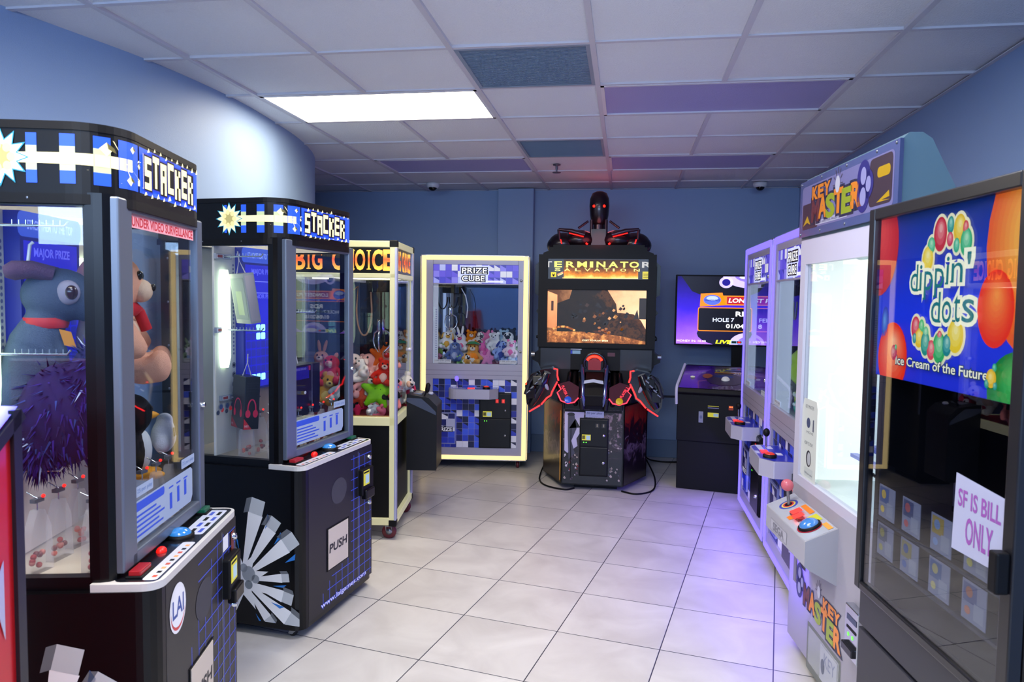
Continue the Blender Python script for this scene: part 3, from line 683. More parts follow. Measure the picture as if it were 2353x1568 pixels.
    b.prism(q, .65, .737, mat('b2b0c2', .3, .2)); a = topface(b, .737); a.poly([(x*.95+.0, y*.95) for x, y in q], mat('2838c0', .3, coat=.5)); a.up()
    for x0, x1, y0, y1, c_ in ((-.2, -.06, -.12, -.09, 'd0d4f4'), (-.18, -.1, -.07, -.04, 'e8e8ff'), (-.04, .03, -.15, -.13, 'c0c8f0'), (.0, .06, -.05, -.02, 'e8e8ff')): a.rect(x0, x1, y0, y1, mat(c_, .3))
    cp = b.build('control_panel', t, bevel=.006)
    b = MB(); b.box(-.045, .015, -.12, -.085, .737, .744, E('ff3028', 1.6)); b.build('credit_display', cp)
    b = MB(); b.lathe([(.034, .737), (.034, .752), (.026, .755)], BLACK, (.12, -.10, 0)); b.ell((.12, -.10, .753), (.025, .025, .012), mat('c83020', .2, emit=.8)); b.build('drop_button', cp)
    b = MB(); b.cyl((-.14, -.07, .737), (-.145, -.07, .80), .006, CHROME, 8); b.ell((-.146, -.07, .82), (.018, .018, .024), BLACK if glow[0] != 'f' else E('6a58ff', 2)); b.build('joystick', cp)
    # coin door
    b = MB(); b.box(.05, .338, -.006, .02, .192, .69, BLACK); b.box(.058, .33, -.012, -.004, .2, .455, BLACKG); b.box(.058, .33, -.012, -.004, .462, .682, BLACKG)
    a = front(b, -.0125); a.rect(.085, .165, .475, .525, mat('e8e040', .4, emit=.4)); a.up(); a.rect(.12, .16, .48, .515, mat('b8d8f0', .4, emit=.3)); a.rect(.088, .115, .485, .515, mat('605808', .4)); a.up()
    for x in (.1, .12): a.ell(x, .438, .004, .004, E('60ff40', 2), n=8)
    for x in (.197, .252): a.rect(x, x+.028, .6, .635, E('c01818', .8)); a.up(); a.rect(x+.008, x+.02, .606, .63, E('ff5040', .8))
    cd_ = b.build('coin_door', t, bevel=.002)
    for z in (.535, .31): b = MB(); b.lathe([(0, -.026), (.009, -.026), (.011, -.012)], CHROME, (.285, 0, z), 'y', 10); b.build('lock', cd_)
    # prize door
    b = MB(); b.box(-.355, -.16, .0, .014, .222, .505, mat('8c94c8', .4)); a = front(b, 0); cubeart(a, -.348, -.167, .229, .498, .055, 21); a.rect(-.245, -.167, .37, .45, mat('b8bcd8', .4)); a.up()
    a.rect(-.325, -.185, .33, .378, mat('101030', .4)); a.up(); a.text('PRIZE', -.318, -.192, .338, .37, mat('f0f0ff', .4, emit=.3), off=.03)
    b.build('prize_door', t, label='prize door lettered PRIZE')
    for x, y in ((-.40, .06), (.40, .06), (-.40, D-.08), (.40, D-.08)): caster(t, x, y, .032, .078)
    return t
PCB = prize_cube((-1.325, 6.33, 0), R(7), 'claw machine against the back wall with warm white glowing frame and PRIZE CUBE header', 'ffe09a', 1.2, .68, None, True, 1)
PC1 = prize_cube((.85, 4.985, 0), R(-90), 'violet-glowing claw machine nearer the wall screen, farther of the two on the right', '6e60ff', 1.9, .68, (-.371, -.11), False, 0)
PC2 = prize_cube((.85, 3.985, 0), R(-90), 'violet-glowing claw machine beside the white key game, green and yellow toys inside', '6e60ff', 1.9, .68, (-.371, -.04), False, 0)

# ------------------------------------------------------------------ BIG CHOICE crane
t = BC = thing('big_choice_crane', 'tall pale framed claw machine on casters with orange BIG CHOICE lettering', 'claw machine', (-1.4, 4.34, 0), R(7.5))
# local x runs left along the face seen by the viewer (0 = near right corner), y runs away from the viewer
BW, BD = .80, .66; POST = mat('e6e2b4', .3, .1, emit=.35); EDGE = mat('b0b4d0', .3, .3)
b = MB()
for x0, y0 in ((-.045, 0), (-.045, BD-.045), (-BW, 0), (-BW, BD-.045)):
    b.box(x0, x0+.045, y0, y0+.045, .09, 1.88, POST); b.box(x0+.03, x0+.0455, y0-.001, y0+.046, .12, 1.84, EDGE)
for z0, z1 in ((1.84, 1.88), (1.65, 1.68), (.728, .783), (.095, .14)):
    b.box(-BW, 0, 0, .04, z0, z1, POST); b.box(-BW, 0, BD-.04, BD, z0, z1, POST); b.box(-.04, 0, 0, BD, z0, z1, POST); b.box(-BW, -BW+.04, 0, BD, z0, z1, POST)
for x0, y0 in ((-.047, -.002), (-.047, BD-.045), (-BW-.002, -.002)):
    for z in (.088, 1.842): b.box(x0, x0+.049, y0, y0+.049, z, z+.042, BLACK)
b.build('frame', t, bevel=.004)
b = MB(); b.box(-BW+.03, -.03, .02, BD-.02, .13, .73, BLACK); b.build('base_cabinet', t)
b = MB(); b.box(-BW+.04, -.045, .012, .02, 1.68, 1.84, mat('060608', .3)); b.box(-.02, -.012, .04, BD-.04, 1.68, 1.84, mat('060608', .3))
ORG = ramp_mat('orange_letters', [(0, 'ffb040'), (.35, 'f07028'), (.55, 'e04820'), (.75, 'f08030'), (1, 'ffc050')], 'Z', emit=1.1, lo=1.70, hi=1.82)
def serif_word(a, word, x0, lw, gap, z0, z1, m):
    x = x0; h = z1-z0
    for ch in word:
        if ch == ' ': x += lw*.9; continue
        w_ = lw*(.42 if ch == 'I' else 1)
        if ch == 'I':
            a.rect(x+w_*.3, x+w_*.75, z0, z1, m)
            for z in (z0, z1-h*.05): a.rect(x, x+w_*1.05, z, z+h*.05, m)
        else:
            a.text(ch, x, x+w_, z0, z1, m, off=.03)
            if ch in 'HBE':
                for z in (z0, z1-h*.05): a.rect(x-lw*.12, x+lw*.3, z, z+h*.05, m)
            if ch == 'H':
                for z in (z0, z1-h*.05): a.rect(x+lw*.7, x+lw*1.12, z, z+h*.05, m)
            if ch in 'CGE': a.rect(x+w_*.92, x+w_*1.0, z1-h*.3, z1, m)
            if ch == 'E': a.rect(x+w_*.92, x+w_*1.0, z0, z0+h*.28, m)
        x += w_+gap
a = front(b, .012); serif_word(a, 'BIG CHOICE', -.637, .060, .0112, 1.702, 1.822, ORG)
a = farside(b, -.012); serif_word(a, 'BIG CHOICE', .06, .05, .008, 1.702, 1.822, ORG)
b.build('marquee', t, label='black marquee with orange BIG CHOICE letters')
for q in ((-BW+.04, -.04, .018, .021), (-BW+.04, -.04, BD-.02, BD-.017)):
    b = MB(); b.box(*q, .78, 1.655, GLASS); b.build('glass', t)
b = MB(); b.box(-.02, -.017, .04, BD-.04, .78, 1.655, GLASS); b.build('glass', t)
b = MB(); b.box(-BW+.02, -BW+.03, .03, BD-.03, .74, 1.84, mat('8890a0', .03, 1)); b.build('back_mirror', t)
b = MB(); b.box(-BW+.03, -.03, .03, BD-.03, .765, .78, mat('b02838', .6)); b.box(-BW+.03, -.03, .02, .03, .775, .79, mat('d8a070', .3, .8)); b.build('prize_tray', t)
b = MB(); b.box(-BW+.04, -.04, .1, BD-.05, 1.665, 1.70, BLACK); b.box(-.44, -.41, .06, BD-.05, 1.63, 1.65, STEEL); b.box(-.36, -.33, .06, BD-.05, 1.63, 1.65, STEEL); b.build('gantry', t)
b = MB(); b.box(-.7, -.1, .05, .07, 1.655, 1.665, E('fff0d0', 5)); b.build('light_tube', t)
b = MB(); b.box(-.7, -.1, BD-.08, BD-.06, 1.655, 1.665, E('fff0d0', 5)); b.build('light_tube', t)
c = claw(t, -.14, .2, 1.64, 1.30, 3)
b = MB(); b.tube(loopc((-.10, .18, 1.38), .035, .16, 180, 360), .008, BLACK, 8); b.cyl((-.135, .18, 1.38), (-.135, .18, 1.6), .008, BLACK, 8); b.cyl((-.065, .18, 1.38), (-.065, .18, 1.6), .008, BLACK, 8); b.build('cable', c)
b = MB(); b.tube(loopc((-.26, .25, 1.45), .05, .17, 180, 360), .006, mat('b08060', .4), 8); b.tube([(-.31, .25, 1.45), (-.30, .25, 1.6), (-.44, .25, 1.5)], .006, mat('b08060', .4), 8); b.tube([(-.21, .25, 1.45), (-.22, .25, 1.63)], .006, mat('b08060', .4), 8); b.build('cable', c)
b = MB(); q = [(0, .36), (.205, .36), (.205, .80), (.15, .855), (0, .88)]; b.prism([(x, z) for x, z in q], .38, .66, mat('0c0d12', .4, spec=.3), 'y'); 
b.prism([(-.0, .855), (.10, .852), (.16, .80), (.2, .76), (.2, .74), (0, .83)], .375, .385, mat('50586c', .3, .6), 'y')
cp = b.build('control_box', t, bevel=.01)
b = MB(); b.cyl((.11, .45, .86), (.125, .45, .895), .006, BLACK, 8); b.tube([(.125, .45, .885), (.130, .45, .90), (.136, .45, .935), (.134, .45, .95)], [.01, .016, .017, .008], BLACK, 10); b.build('joystick', cp)
b = MB(); b.box(.03, .09, .47, .58, .868, .876, mat('8a90a4', .3, .5)); b.ell((.14, .55, .865), (.02, .02, .012), mat('b0b4c4', .3)); b.build('button', cp)
b = MB(); b.lathe([(0, .002), (.014, .002), (.014, -.02)], mat('d8dce4', .3, .4), (0, BD-.09, 1.17), 'x', 12); b.build('lock', t)
for x, y in ((-.05, .03), (-.05, BD-.07), (-BW+.05, .03), (-BW+.05, BD-.07)): caster(t, x, y, .046, .09, ax='y')
# dark cabinet standing in the gap behind
t = thing('dark_cabinet', 'narrow black cabinet with bright side edge between the pale claw machine and the warm-lit one', 'arcade machine', (-2.03, 6.05, 0), R(5))
b = MB(); b.box(-.25, .1, 0, .5, .05, 1.93, BLACK); b.build('cabinet_body', t, bevel=.01)
b = MB(); b.box(.1, .104, .0, .03, .6, 1.85, mat('a8b8e0', .1, .9)); b.build('edge_trim', t)
b = MB(); b.box(-.2, .05, .03, .45, 0, .05, RUBBER); b.build('plinth', t)

# ------------------------------------------------------------------ tall shooting game
t = TG = thing('shooting_game_cabinet', 'tall black shooting game with amber TERMINATOR SALVATION sign, red-lit console and two guns', 'arcade machine', (-.2375, 5.79, 0), 0)
GR1 = ramp_mat('grunge_front', [(0, '060508'), (.40, '0c080c'), (.5, '2a1c22'), (.56, '08060a'), (.68, '8a747c'), (.78, '120a0e'), (1, '3a2028')], 'Z', rough=.25, noise=1.3, nscale=7, lo=-.3, hi=1.2, coat=.1, dist=True)
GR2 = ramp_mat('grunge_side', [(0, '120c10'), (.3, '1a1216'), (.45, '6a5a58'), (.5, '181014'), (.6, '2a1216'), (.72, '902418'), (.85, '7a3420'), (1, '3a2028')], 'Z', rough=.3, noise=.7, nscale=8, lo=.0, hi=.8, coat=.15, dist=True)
b = MB()
fp = [(-.245, 0), (.245, 0), (.44, .42), (.40, .95), (-.40, .95), (-.44, .42)]
b.prism(fp, .045, .70, BLACKG)
def slab(p, q, z0, z1, m, o=.002):
    d = Vector((q[0]-p[0], q[1]-p[1])); n = Vector((d.y, -d.x)).normalized()*o
    b.add([(p[0]+n.x, p[1]+n.y, z0), (q[0]+n.x, q[1]+n.y, z0), (q[0]+n.x, q[1]+n.y, z1), (p[0]+n.x, p[1]+n.y, z1)], [(0, 1, 2, 3)], m)
slab((-.235, 0), (.235, 0), .055, .66, GR1); slab((-.43, .40), (-.25, .01), .055, .69, GR2); slab((.25, .01), (.43, .40), .055, .69, GR2)
slab((-.262, .03), (-.25, .004), .07, .64, mat('c89030', .3), .004)
a = front(b, -.002); a.k = .001
a.poly([(-.225, .64), (-.07, .64), (-.08, .5), (-.13, .42), (-.12, .36), (-.2, .3), (-.225, .32)], mat('b4b0c8', .4)); a.up()
a.poly([(-.20, .62), (-.15, .62), (-.13, .5), (-.17, .4), (-.14, .3), (-.19, .25), (-.2, .45)], mat('3a3a48', .3)); a.poly([(-.19, .50), (-.14, .58), (-.10, .51)], mat('0a0a0e', .3)); a.up()
a.ell(-.175, .615, .03, .014, mat('1a1a20', .3)); a.rect(-.177, -.171, .1, .5, BLACK)
r = random.Random(4)
for k in range(26):
    x, z = r.uniform(.11, .22), r.uniform(.08, .62); q = r.uniform(.004, .012); a.poly([(x-q, z), (x, z+q*1.4), (x+q, z-q*.3), (x, z-q)], mat(r.choice(['8a8078', '50505c', 'a89a90', '301418']), .4))
for k in range(30):
    x, z = r.uniform(-.225, -.09), r.uniform(.08, .3); q = r.uniform(.004, .012); a.poly([(x-q, z), (x, z+q*1.4), (x+q, z-q*.3), (x, z-q)], mat(r.choice(['a89a90', '50404c', '802028', 'c0b8c0']), .4))
a.rect(-.225, .225, .635, .655, BLACK); a.up()
a.rect(-.06, .085, .595, .645, mat('b0b4e0', .4, emit=.15)); a.up(); a.text('.50 per play', -.055, .07, .618, .638, mat('383c60', .5), off=.01); a.text('No change given', -.03, .04, .602, .610, mat('505480', .5))
b.box(-.15, .2, .1, .5, 0, .05, BLACK)
b.build('base_cabinet', t)
b = MB(); b.box(-.105, .125, -.012, .004, .12, .59, BLACK); b.box(-.097, .118, -.017, -.01, .13, .355, BLACKG); b.box(-.097, .118, -.017, -.01, .365, .58, BLACKG)
a = front(b, -.0175); a.rect(-.085, -.015, .412, .458, mat('e8e040', .4, emit=.4)); a.up(); a.rect(-.05, -.02, .416, .45, mat('b8d8f0', .4, emit=.3)); a.rect(-.083, -.06, .42, .45, mat('605808', .4)); a.up()
for x in (-.07, -.05): a.ell(x, .395, .005, .004, E('60ff40', 2.5), n=8)
for x in (.02, .07): a.rect(x, x+.03, .515, .55, mat('1a1a1e', .3)); a.up(); a.rect(x+.01, x+.02, .522, .545, mat('807860', .3))
cdoor = b.build('coin_door', t, bevel=.003)
for z in (.455, .235): b = MB(); b.lathe([(0, -.03), (.011, -.03), (.012, -.016)], CHROME, (.088, 0, z), 'y', 10); b.build('lock', cdoor)
# console
b = MB()
b.prism([(-.23, -.02), (.23, -.02), (.27, .3), (-.27, .3)], .66, .73, BLACKG)
b.prism([(-.02, .66), (-.08, .70), (-.10, .78), (-.02, .90), (.08, .97), (.3, 1.0), (.3, .66)], -.065, .075, BLACK, 'x')
for s in (-1, 1):
    for k in range(3): b.tube([(s*(.09+.05*k)+.005, .03-.08*(k == 0), .67), (s*(.10+.055*k)+.005, -.03-.05*(k < 2), .75), (s*(.11+.05*k)+.005, .03, .86-.02*k), (s*(.12+.04*k), .16, .93)], .022, mat('14141c', .12, .7, coat=.5) if k != 1 else BLACKG, 10)
    b.tube([(s*.075+.005, -.06, .70), (s*.085+.005, -.10, .78), (s*.09+.005, -.03, .90), (s*.10, .08, 1.0)], .016, mat('7080b0', .15, .9), 10)
b.prism([(-.13, .95), (-.09, 1.02), (-.05, 1.10), (0, 1.12), (.05, 1.10), (.09, 1.02), (.13, .95)], .06, .3, BLACKG, 'y')
b.prism([(-.20, .85), (-.20, 1.13), (.20, 1.13), (.20, .85)], .15, .3, BLACK, 'y')
b.build('console', t, bevel=.006)
b = MB(); arc = [(.062*math.cos(R(a_)), .05, 1.03+.05*math.sin(R(a_))) for a_ in range(20, 161, 14)]
b.tube(arc, .011, E('ff2a18', 3.5), 8); b.prism([(-.05, .97), (-.052, 1.04), (0, 1.07), (.052, 1.04), (.05, .97)], .052, .06, mat('8a1018', .3, emit=.35), 'y'); b.build('console_lamp', t, label='glowing red arched lamp on the console')
b = MB(); b.tube([(.085*math.cos(R(a_)), .058, 1.02+.085*math.sin(R(a_))) for a_ in range(-30, 211, 15)], .014, mat('181820', .08, .6, coat=1), 8); b.build('console_ring', t)
b = MB(); b.prism([(-.075, .875), (-.07, .90), (0, .912), (.075, .90), (.08, .875), (0, .888)], -.10, -.085, mat('d0d4e8', .3, emit=.2), 'y'); b.build('console_badge', t)
b = MB(); a = Art(b, (0, .149, 0), (1, 0, 0), (0, 0, 1)); a.rect(-.19, -.12, 1.09, 1.118, mat('90b8d8', .4, emit=.2)); a.rect(-.2, -.185, 1.09, 1.118, mat('2838d0', .4, emit=.3)); a.rect(-.2, -.11, 1.125, 1.13, mat('c0c8e0', .4)); a.rect(.10, .16, 1.075, 1.105, mat('501828', .4)); b.build('notice', t)
for s in (-1, 1):
    cx = s*.20+.005; b = MB(); T0 = Matrix.Translation((cx, -.07, .80)) @ Matrix.Rotation(R(56), 4, 'X'); b.T = T0
    o8 = [(.0, .10), (s*.045, .085), (s*.085, .07), (s*.06, .025), (s*.088, -.005), (s*.055, -.075), (.0, -.095), (-s*.05, -.085), (-s*.08, -.045), (-s*.08, .05)]
    b.prism(o8, -.01, 0, mat('4a1828', .15, coat=.6, emit=.25)); a = Art(b, (0, 0, 0), (1, 0, 0), (0, 1, 0))
    a.k = .0015
    pn = 'PLAYER 1' if s < 0 else 'PLAYER 2'
    tt = [(-.06, .05), (-.02, -.04)] if s < 0 else [(.02, -.04), (.07, .05)]
    (xa, ya), (xb, yb) = tt; d = Vector((xb-xa, yb-ya)); L = d.length
    A2 = Art(b, (xa, ya, .002), (d.x, d.y, 0), (-d.y, d.x, 0)); A2.text(pn, 0, L, 0, .022, E('ff3848', 1.6), off=.01)
    pl = b.build('player_plate', t, bevel=.002)
    b = MB(); b.T = T0; b.tube([(x, y, -.004) for x, y in (o8[2:9])], .0055, E('ff2838', 4), 6); b.build('light_strip', pl)
    b = MB(); b.T = T0; b.lathe([(.028, 0), (.028, .012), (.024, .014), (0, .014)], mat('2058e0' if s < 0 else 'd8b810', .3, emit=.3), (-s*.0, -.07, 0)); b.build('start_button', pl)
    # holster and gun
    b = MB(); x0 = s*.30; 
    hp_ = [(s*.335, .985), (s*.29, .955), (s*.275, .90), (s*.325, .76), (s*.40, .70), (s*.50, .655), (s*.53, .70), (s*.545, .84), (s*.50, .93), (s*.42, .97)]
    b.prism(hp_, -.06, .09, mat('0e0e14', .12, .2, coat=.8), 'y'); b.tube([(s*.36, .1, .85), (s*.30, .25, .82), (s*.25, .35, .7)], .04, BLACK, 8)
    h = b.build('holster', t, bevel=.012)
    b = MB(); b.tube([(s*.315, -.075, .985), (s*.285, -.075, .98), (s*.285, -.075, .93), (s*.275, -.075, .89)], .006, E('ff2020', 5), 6)
    b.tube([(s*.285, -.075, .88), (s*.325, -.075, .80), (s*.335, -.075, .77), (s*.365, -.075, .75), (s*.41, -.075, .695)], .006, E('ff2020', 5), 6)
    b.tube([(s*.42, -.075, .688), (s*.505, -.075, .635)], .006, E('ff2020', 5), 6); b.build('light_strip', h)
    b = MB(); gm = mat('15151a', .2, .5, coat=.4)
    b.tube([(s*.37, -.09, .95), (s*.40, -.10, .88), (s*.46, -.10, .76), (s*.49, -.09, .70)], [.03, .045, .04, .028], gm, 10)
    b.box(min(s*.40, s*.47), max(s*.40, s*.47), -.15, -.05, .86, .93, gm if s > 0 else mat('4a4840', .3, .4)); b.box(min(s*.45, s*.52), max(s*.45, s*.52), -.14, -.08, .75, .83, gm)
    b.tube([(s*.44, -.13, .95), (s*.50, -.13, .88), (s*.53, -.13, .78)], .016, mat('3a3a40', .25, .7), 8)
    for k in range(4): b.cyl((s*(.40+.03*k), -.155, .92-.035*k), (s*(.425+.03*k), -.155, .90-.035*k), .009, STEEL, 8)
    b.ell((s*.375, -.11, .86), (.016, .02, .05), mat('b0b4d0', .3, emit=.15), (0, s*.5, 0)); g = b.build('gun', h, bevel=.004, label='black toy rifle hanging nose down in its holster')
    if s < 0: b = MB(); b.ell((-.53, -.10, .86), .008, E('ff3010', 3)); b.build('trigger_lamp', g)
# upper cabinet
b = MB()
b.prism([(-.44, .94), (-.47, 1.0), (-.475, 1.80), (-.44, 1.915), (-.36, 1.945), (.37, 1.945), (.45, 1.91), (.48, 1.80), (.475, 1.0), (.45, .94)], .19, .85, BLACK, 'y')
for q in ((-.475, -.40, 1.14, 1.90), (.41, .475, 1.14, 1.90), (-.40, .41, 1.615, 1.70), (-.40, .41, 1.14, 1.175), (-.40, .41, 1.865, 1.90)): b.box(q[0], q[1], .165, .2, q[2], q[3], BLACK)
b.box(-.45, .455, .172, .2, .96, 1.13, mat('12131b', .35))
b.box(-.30, .30, .15, .8, .70, .96, BLACK)
for s in (-1, 1):
    for z0, z1, w_ in ((1.55, 1.86, .03), (1.0, 1.12, .045), (1.40, 1.48, .02), (1.20, 1.26, .015)): b.prism([(s*.47, z0), (s*(.48+w_), z0+.03), (s*(.48+w_), z1-.05), (s*.46, z1)], .22, .5, BLACKG, 'y')
    b.cyl((s*.50, .2, 1.075), (s*.53, .2, 1.075), .02, STEEL, 10)
b.build('screen_cabinet', t, bevel=.008)
b = MB(); MB_ = ramp_mat('sign_glow', [(0, 'ffd870'), (.2, 'd88020'), (.4, '7a4212'), (.6, '4a2a10'), (1, '30200f')], 'Z', emit=1.25, noise=.55, nscale=14, lo=1.70, hi=1.865)
b.box(-.45, .452, .178, .19, 1.70, 1.865, mat('181618', .3)); a = front(b, .178); a.rect(-.27, .33, 1.705, 1.86, MB_); a.rect(-.33, -.27, 1.72, 1.85, mat('2a1c10', .3, emit=.4)); a.rect(.33, .39, 1.72, 1.85, mat('2a1c10', .3, emit=.4)); a.up()
a.rect(-.28, .1, 1.706, 1.712, E('ffc060', 1.3)); a.rect(.12, .33, 1.706, 1.712, E('ffe090', 1.3)); a.up()
TG1 = E('f0f060', 1.5)
for i, ch in enumerate('TERMINATOR'):
    ws = [.053, .056, .063, .073, .018, .066, .07, .06, .07, .066]; xs = [-.423, -.345, -.25, -.158, -.055, -.002, .095, .187, .262, .362]
    a.text(ch, xs[i], xs[i]+ws[i], 1.797, 1.842, mat('c8c4b8', .3, emit=.8) if i in (0, 9) else TG1, off=.025)
for i, ch in enumerate('SALVATION'):
    xs = [-.343, -.265, -.178, -.10, -.022, .055, .128, .188, .296]; a.text(ch, xs[i], xs[i]+(.012 if ch == 'I' else .045), 1.765, 1.787, E('f0f080', 1.3), off=.01)
a.rect(-.375, -.332, 1.715, 1.755, E('e8d020', 1)); a.up(); a.poly([(-.365, 1.748), (-.354, 1.735), (-.342, 1.748), (-.348, 1.72), (-.36, 1.72)], BLACK)
a.poly([(-.32, 1.728), (-.27, 1.75), (-.275, 1.76), (-.325, 1.74)], E('d02020', 1)); a.poly([(-.318, 1.722), (-.275, 1.742), (-.28, 1.76), (-.322, 1.74)], E('e8e8a0', 1)); a.up()
a.rect(.365, .432, 1.705, 1.765, E('e0d038', .9)); a.up(); [a.rect(.372, .425, 1.715+k*.014, 1.719+k*.014, mat('605818', .4)) for k in range(3)]
b.build('marquee', t, label='amber lit sign reading TERMINATOR SALVATION')
b = MB(); SK = ramp_mat('game_sky', [(0, '201810'), (.35, '5a3418'), (.6, 'c88a58'), (1, 'ffd8a0')], 'X', emit=1.0, noise=.5, nscale=5, lo=-.8, hi=.5)
GD = ramp_mat('game_ground', [(0, '2a1408'), (.5, '9a5828'), (.7, 'd09048'), (1, '3a2010')], 'Z', emit=1.0, noise=2.0, nscale=26, lo=1.0, hi=1.5)
b.box(-.41, .41, .186, .192, 1.17, 1.618, BLACK); a = front(b, .186, rect=(-.40, .40, 1.178, 1.612)); SM = ramp_mat('game_smoke', [(0, '0a0807'), (.5, '1c140e'), (.62, '4a2c14'), (.7, '120c08'), (1, '6a3c18')], 'X', emit=.9, noise=1.1, nscale=9, lo=-.5, hi=.6)
a.rect(-.4, .4, 1.178, 1.612, SK); a.up()
a.rect(-.4, .4, 1.178, 1.275, GD); a.up()
a.poly([(-.32, 1.27), (-.32, 1.5), (-.22, 1.54), (-.20, 1.612), (.09, 1.612), (.16, 1.5), (.17, 1.43), (.3, 1.42), (.36, 1.37), (.4, 1.3), (.4, 1.2), (.2, 1.24), (-.1, 1.27)], SM); a.up()
a.poly([(-.4, 1.3), (-.4, 1.6), (-.32, 1.57), (-.32, 1.29)], ramp_mat('game_wall', [(0, 'b06838'), (1, 'e8a068')], 'Z', emit=1.1, noise=.5, nscale=12, lo=1.25, hi=1.6)); a.rect(.345, .4, 1.38, 1.55, E('2a2018', .7)); a.poly([(.30, 1.38), (.33, 1.46), (.345, 1.38)], E('2a2018', .7)); a.up()
a.rect(-.37, -.35, 1.44, 1.52, E('502810', .6)); r = random.Random(12)
for k in range(46):
    x, z = r.uniform(-.2, .25), r.gauss(1.42, .06); q = r.uniform(.006, .026); a.poly([(x-q, z-q*.3), (x-q*.2, z+q), (x+q, z+q*.2), (x+q*.1, z-q*.8)], E(r.choice(['0c0a08', '0c0a08', '1a120c', '8a5020', 'e0a060', '3a2210']), .9))
for k in range(14):
    x, z = -.36+k*.014, 1.285+.025*math.sin(k*.25); a.ell(x, z, .012, .009, E(r.choice(['d08840', 'f0b060', '8a4818']), 1), n=7)
for k in range(12):
    x, z = r.uniform(0, .12), r.uniform(1.25, 1.31); a.ell(x, z, .014, .01, E(r.choice(['7a4020', '4a2412', 'b06830']), .9), n=7)
a.up(); a.text('COST TO PLAY: $0.50', -.11, .10, 1.192, 1.205, E('fff0c0', 1.4), off=.03)
b.build('screen', t, label='screen showing an amber battlefield')
# plain topper ornament
b = MB(); TP = mat('241a22', .3, .6, coat=.3); TS = mat('4a3a44', .25, .8)
b.box(-.40, .40, .25, .6, 1.94, 1.965, BLACK); b.box(-.37, .38, .27, .58, 1.965, 1.985, BLACK)
for s in (-1, 1):
    b.ell((s*.30, .42, 2.0), (.13, .12, .10), TP); b.ell((s*.16, .40, 2.03), (.14, .12, .09), TP); b.ell((s*.37, .43, 1.99), (.07, .1, .07), TP)
    b.tube([(s*.33, .30, 2.115), (s*.22, .29, 2.10), (s*.11, .29, 2.07)], [.012, .02, .018], TS, 10); b.tube([(s*.17, .36, 2.13), (s*.09, .38, 2.19)], .01, TS, 8)
    b.cyl((s*.33, .30, 2.115), (s*.32, .33, 2.0), .012, TS, 8); b.tube([(s*.06, .35, 2.0), (s*.06, .37, 2.2)], .014, TS, 8)
b.box(-.06, .06, .33, .48, 1.98, 2.12, BLACKG); b.lathe([(.05, 2.1), (.045, 2.2)], TS, (0, .41, 0)); 
b.lathe([(.045, 2.16), (.065, 2.18), (.078, 2.24), (.084, 2.32), (.08, 2.38), (.06, 2.425), (.03, 2.44), (0, 2.445)], TP, (0, .41, 0), 'z', 24)
b.build('topper', t, label='dark rounded head and shoulders topper')
for x in (-.042, .042): b = MB(); b.ell((x, .338, 2.31), (.011, .008, .011), E('ff1408', 7)); b.build('red_lamp', t)
b = MB()
for s in (-1, 1): b.tube([(s*.31, .28, 2.03), (s*.30, .28, 1.995)], .005, E('ff1810', 3), 6); b.tube([(s*.10, .28, 2.0), (s*.085, .28, 1.99)], .008, E('ff1810', 3), 6); b.tube([(s*.24, .285, 2.083), (s*.12, .275, 2.052)], .004, E('ff1810', 3), 6)
b.build('topper_glow', t)
lamp('POINT', (-.2375, 5.98, 2.03), 1.2, (1, .15, .15), .1, name='red_lamp_glow')
lamp('POINT', (-.2375, 6.5, 2.3), 1.0, (1, .2, .25), .1, name='red_lamp_glow')

for pts, l in (([(-.66, 6.5, .12), (-.70, 6.25, .02), (-.68, 6.0, .008), (-.60, 5.84, .008), (-.45, 5.76, .008), (-.38, 5.82, .008)], 'black power cable curving on the floor left of the tall shooting game'),
               ([(.0, 5.80, .008), (.12, 5.74, .008), (.25, 5.88, .01), (.27, 6.1, .06), (.21, 6.4, .14)], 'black power cable looping on the floor right of the tall shooting game'),
               ([(.2, 6.9, .1), (.25, 6.98, .02), (.4, 6.95, .008), (.6, 7.0, .008)], 'thin black cable along the baseboard behind the trackball game')):
    b = MB(); P = [Vector(p) for p in pts]; Q = []
    for i in range(len(P)-1):
        p0, p1, p2, p3 = P[max(0, i-1)], P[i], P[i+1], P[min(len(P)-1, i+2)]
        for k in range(6): u = k/6; Q.append(.5*((2*p1)+(-p0+p2)*u+(2*p0-5*p1+4*p2-p3)*u*u+(-p0+3*p1-3*p2+p3)*u**3))
    b.tube(Q+[P[-1]], .007, BLACK, 8); tag(b.build('power_cable'), l, 'cable')

# ------------------------------------------------------------------ trackball game and wall screen
ga = R(-12); t = thing('trackball_game_cabinet', 'low black game cabinet with violet slanted top and white trackball below the blue screen', 'arcade machine', (.43+.34*math.cos(ga), 6.01+.34*math.sin(ga), 0), ga)
b = MB(); b.box(-.335, .335, .02, .6, .0, .40, BLACK); b.box(-.34, .34, 0, .62, .40, .835, BLACK)
b.prism([(-.02, .835), (-.035, .80), (-.01, .78), (.62, .78), (.62, .97), (.46, .975)], -.34, .34, BLACK, 'x'); b.build('cabinet_body', t, bevel=.006)
for s in (-1, 1):
    b = MB(); b.tube([(s*.343, .44, .985), (s*.343, .0, .855), (s*.343, -.03, .83), (s*.343, -.035, .79), (s*.343, -.015, .70)], .011, mat('d0ccf0', .3, emit=.25), 8); b.build('edge_trim', t)
sl = math.atan2(.14, .48); b = MB(); VT = ramp_mat('violet_top', [(0, '24105a'), (.3, '3a1690'), (.5, '281050'), (.75, '1c1a6a'), (1, '402050')], 'X', rough=.25, noise=.6, nscale=6, lo=-.35, hi=.35, coat=.4)
b.add([(-.335, -.02, .8365), (.335, -.02, .8365), (.335, .46, .9765), (-.335, .46, .9765)], [(0, 1, 2, 3)], VT)
